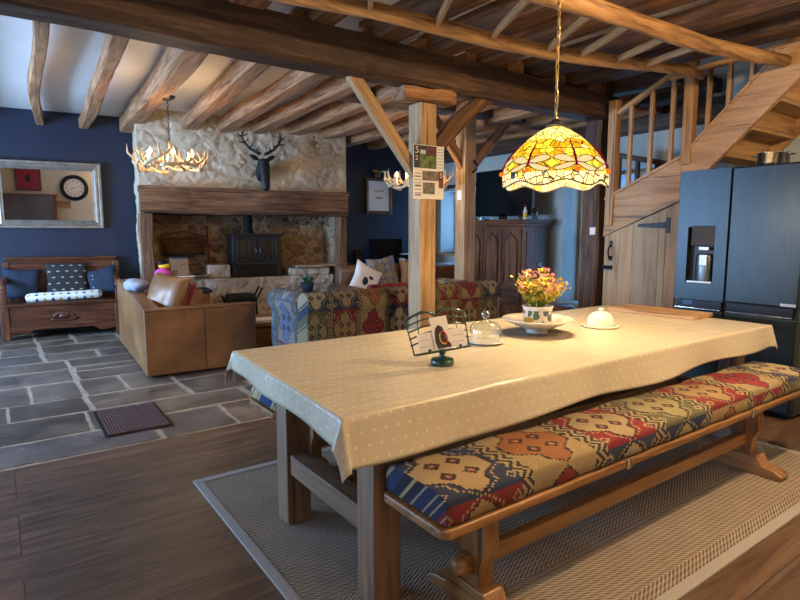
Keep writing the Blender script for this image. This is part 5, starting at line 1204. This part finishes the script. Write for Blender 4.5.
rp = thing('red_picture', 'red framed picture with a dark central figure seen in the mirror', 'picture', (-1.80, YB + .001, 2.22))
MB().ab((-.32, 0, -.36), (.32, .03, .36)).build('picture_frame', 'mahog0', rp, bevel=.01); MB().ab((-.26, .03, -.30), (.26, .034, .30)).build('print', plain('crimson mount', (.35, .02, .06), .6), rp); MB().ball((0, .035, -.02), .08, (.8, .1, 1.4)).build('central_figure', 'ink', rp, smooth=True)
sb = thing('sideboard', 'tall reddish wooden cupboard standing below the red picture in the mirror', 'cupboard', (-1.75, YB + .25, 0))
MB().ab((-.62, -.24, 0), (.62, .22, 1.72)).build('cupboard_body', 'mahog2', sb, bevel=.01); MB().ab((-.66, -.24, 1.72), (.66, .26, 1.78)).build('cupboard_top', 'mahog0', sb, bevel=.01)
for s_ in (-1, 1): dd = MB().ab((s_ * .31 - .28, .22, .08), (s_ * .31 + .28, .235, 1.50)).build('door', 'mahog2', sb, bevel=.004); MB().ball((s_ * .06, .25, .85), .018, u=10, v=6).build('door_knob', 'brass', dd, smooth=True)
o = MB().ab((-.22, 0, -.1), (.22, .02, .1)).build('small_picture', 'grey0', None, loc=(-1.0, YB, 1.50)); tag(o, 'small landscape picture low on the cream wall in the mirror', 'picture')

# ------------------------------------------------------------------ LIGHT
def area(name, loc, rot, sx, sy, col, w, spread=None):
    l = bpy.data.lights.new(name, 'AREA'); l.shape = 'RECTANGLE'; l.size = sx; l.size_y = sy; l.color = col; l.energy = w
    if spread: l.spread = spread
    o = bpy.data.objects.new(name, l); COL.objects.link(o); o.location = loc; o.rotation_euler = rot; return o
def point(name, loc, r, col, w, spot=None):
    l = bpy.data.lights.new(name, 'POINT'); l.shadow_soft_size = r; l.color = col; l.energy = w
    o = bpy.data.objects.new(name, l); COL.objects.link(o); o.location = loc; return o
DAY = (.40, .64, 1.0); WARM = (1, .66, .34)
for i, (a, b, z0, z1) in enumerate(LH): area('daylight_left', (XL - .42, (a + b) / 2, (z0 + z1) / 2), (0, -PI / 2 - .22, 0), z1 - z0, b - a, DAY, (30, 115, 700)[i])
for i, (a, b, z0, z1) in enumerate(RH): area('daylight_right', (XR + .47, (a + b) / 2, (z0 + z1) / 2), (0, PI / 2, 0), z1 - z0, b - a, (.22, .52, 1), (30, 40)[i])
point('chandelier_light', (CH1[0], CH1[1], CH1[2] + .16), .28, WARM, 24)
point('chandelier_light', (CH2[0], CH2[1], CH2[2] + .12), .22, WARM, 16)
point('tiffany_light', (LX, LY, LZ + .02), .10, (1, .70, .36), 62)
for x, y, w in ((3.0, .6, 195), (.3, -.4, 16), (5.2, .1, 18)): point('kitchen_ceiling_lamp', (x, y, 2.62), .06, (1, .70, .40), w)
wd = bpy.data.worlds.new('World'); S.world = wd; wd.use_nodes = True
bg = wd.node_tree.nodes['Background']; bg.inputs[0].default_value = (.22, .50, 1, 1); bg.inputs[1].default_value = .9

# ------------------------------------------------------------------ CAMERA
cam = bpy.data.cameras.new('camera'); co = bpy.data.objects.new('camera', cam); COL.objects.link(co)
cam.sensor_width = 36; cam.lens = 565 / 800 * 36; cam.clip_start = .05
co.location = (0, 0, 1.38); co.rotation_euler = (PI / 2 - math.atan(68 / 565), 0, -math.radians(35.5)); S.camera = co
S.view_settings.view_transform = 'Standard'; S.view_settings.look = 'None'; S.view_settings.gamma = 1; S.view_settings.exposure = 0.0
S.view_settings.use_curve_mapping = False
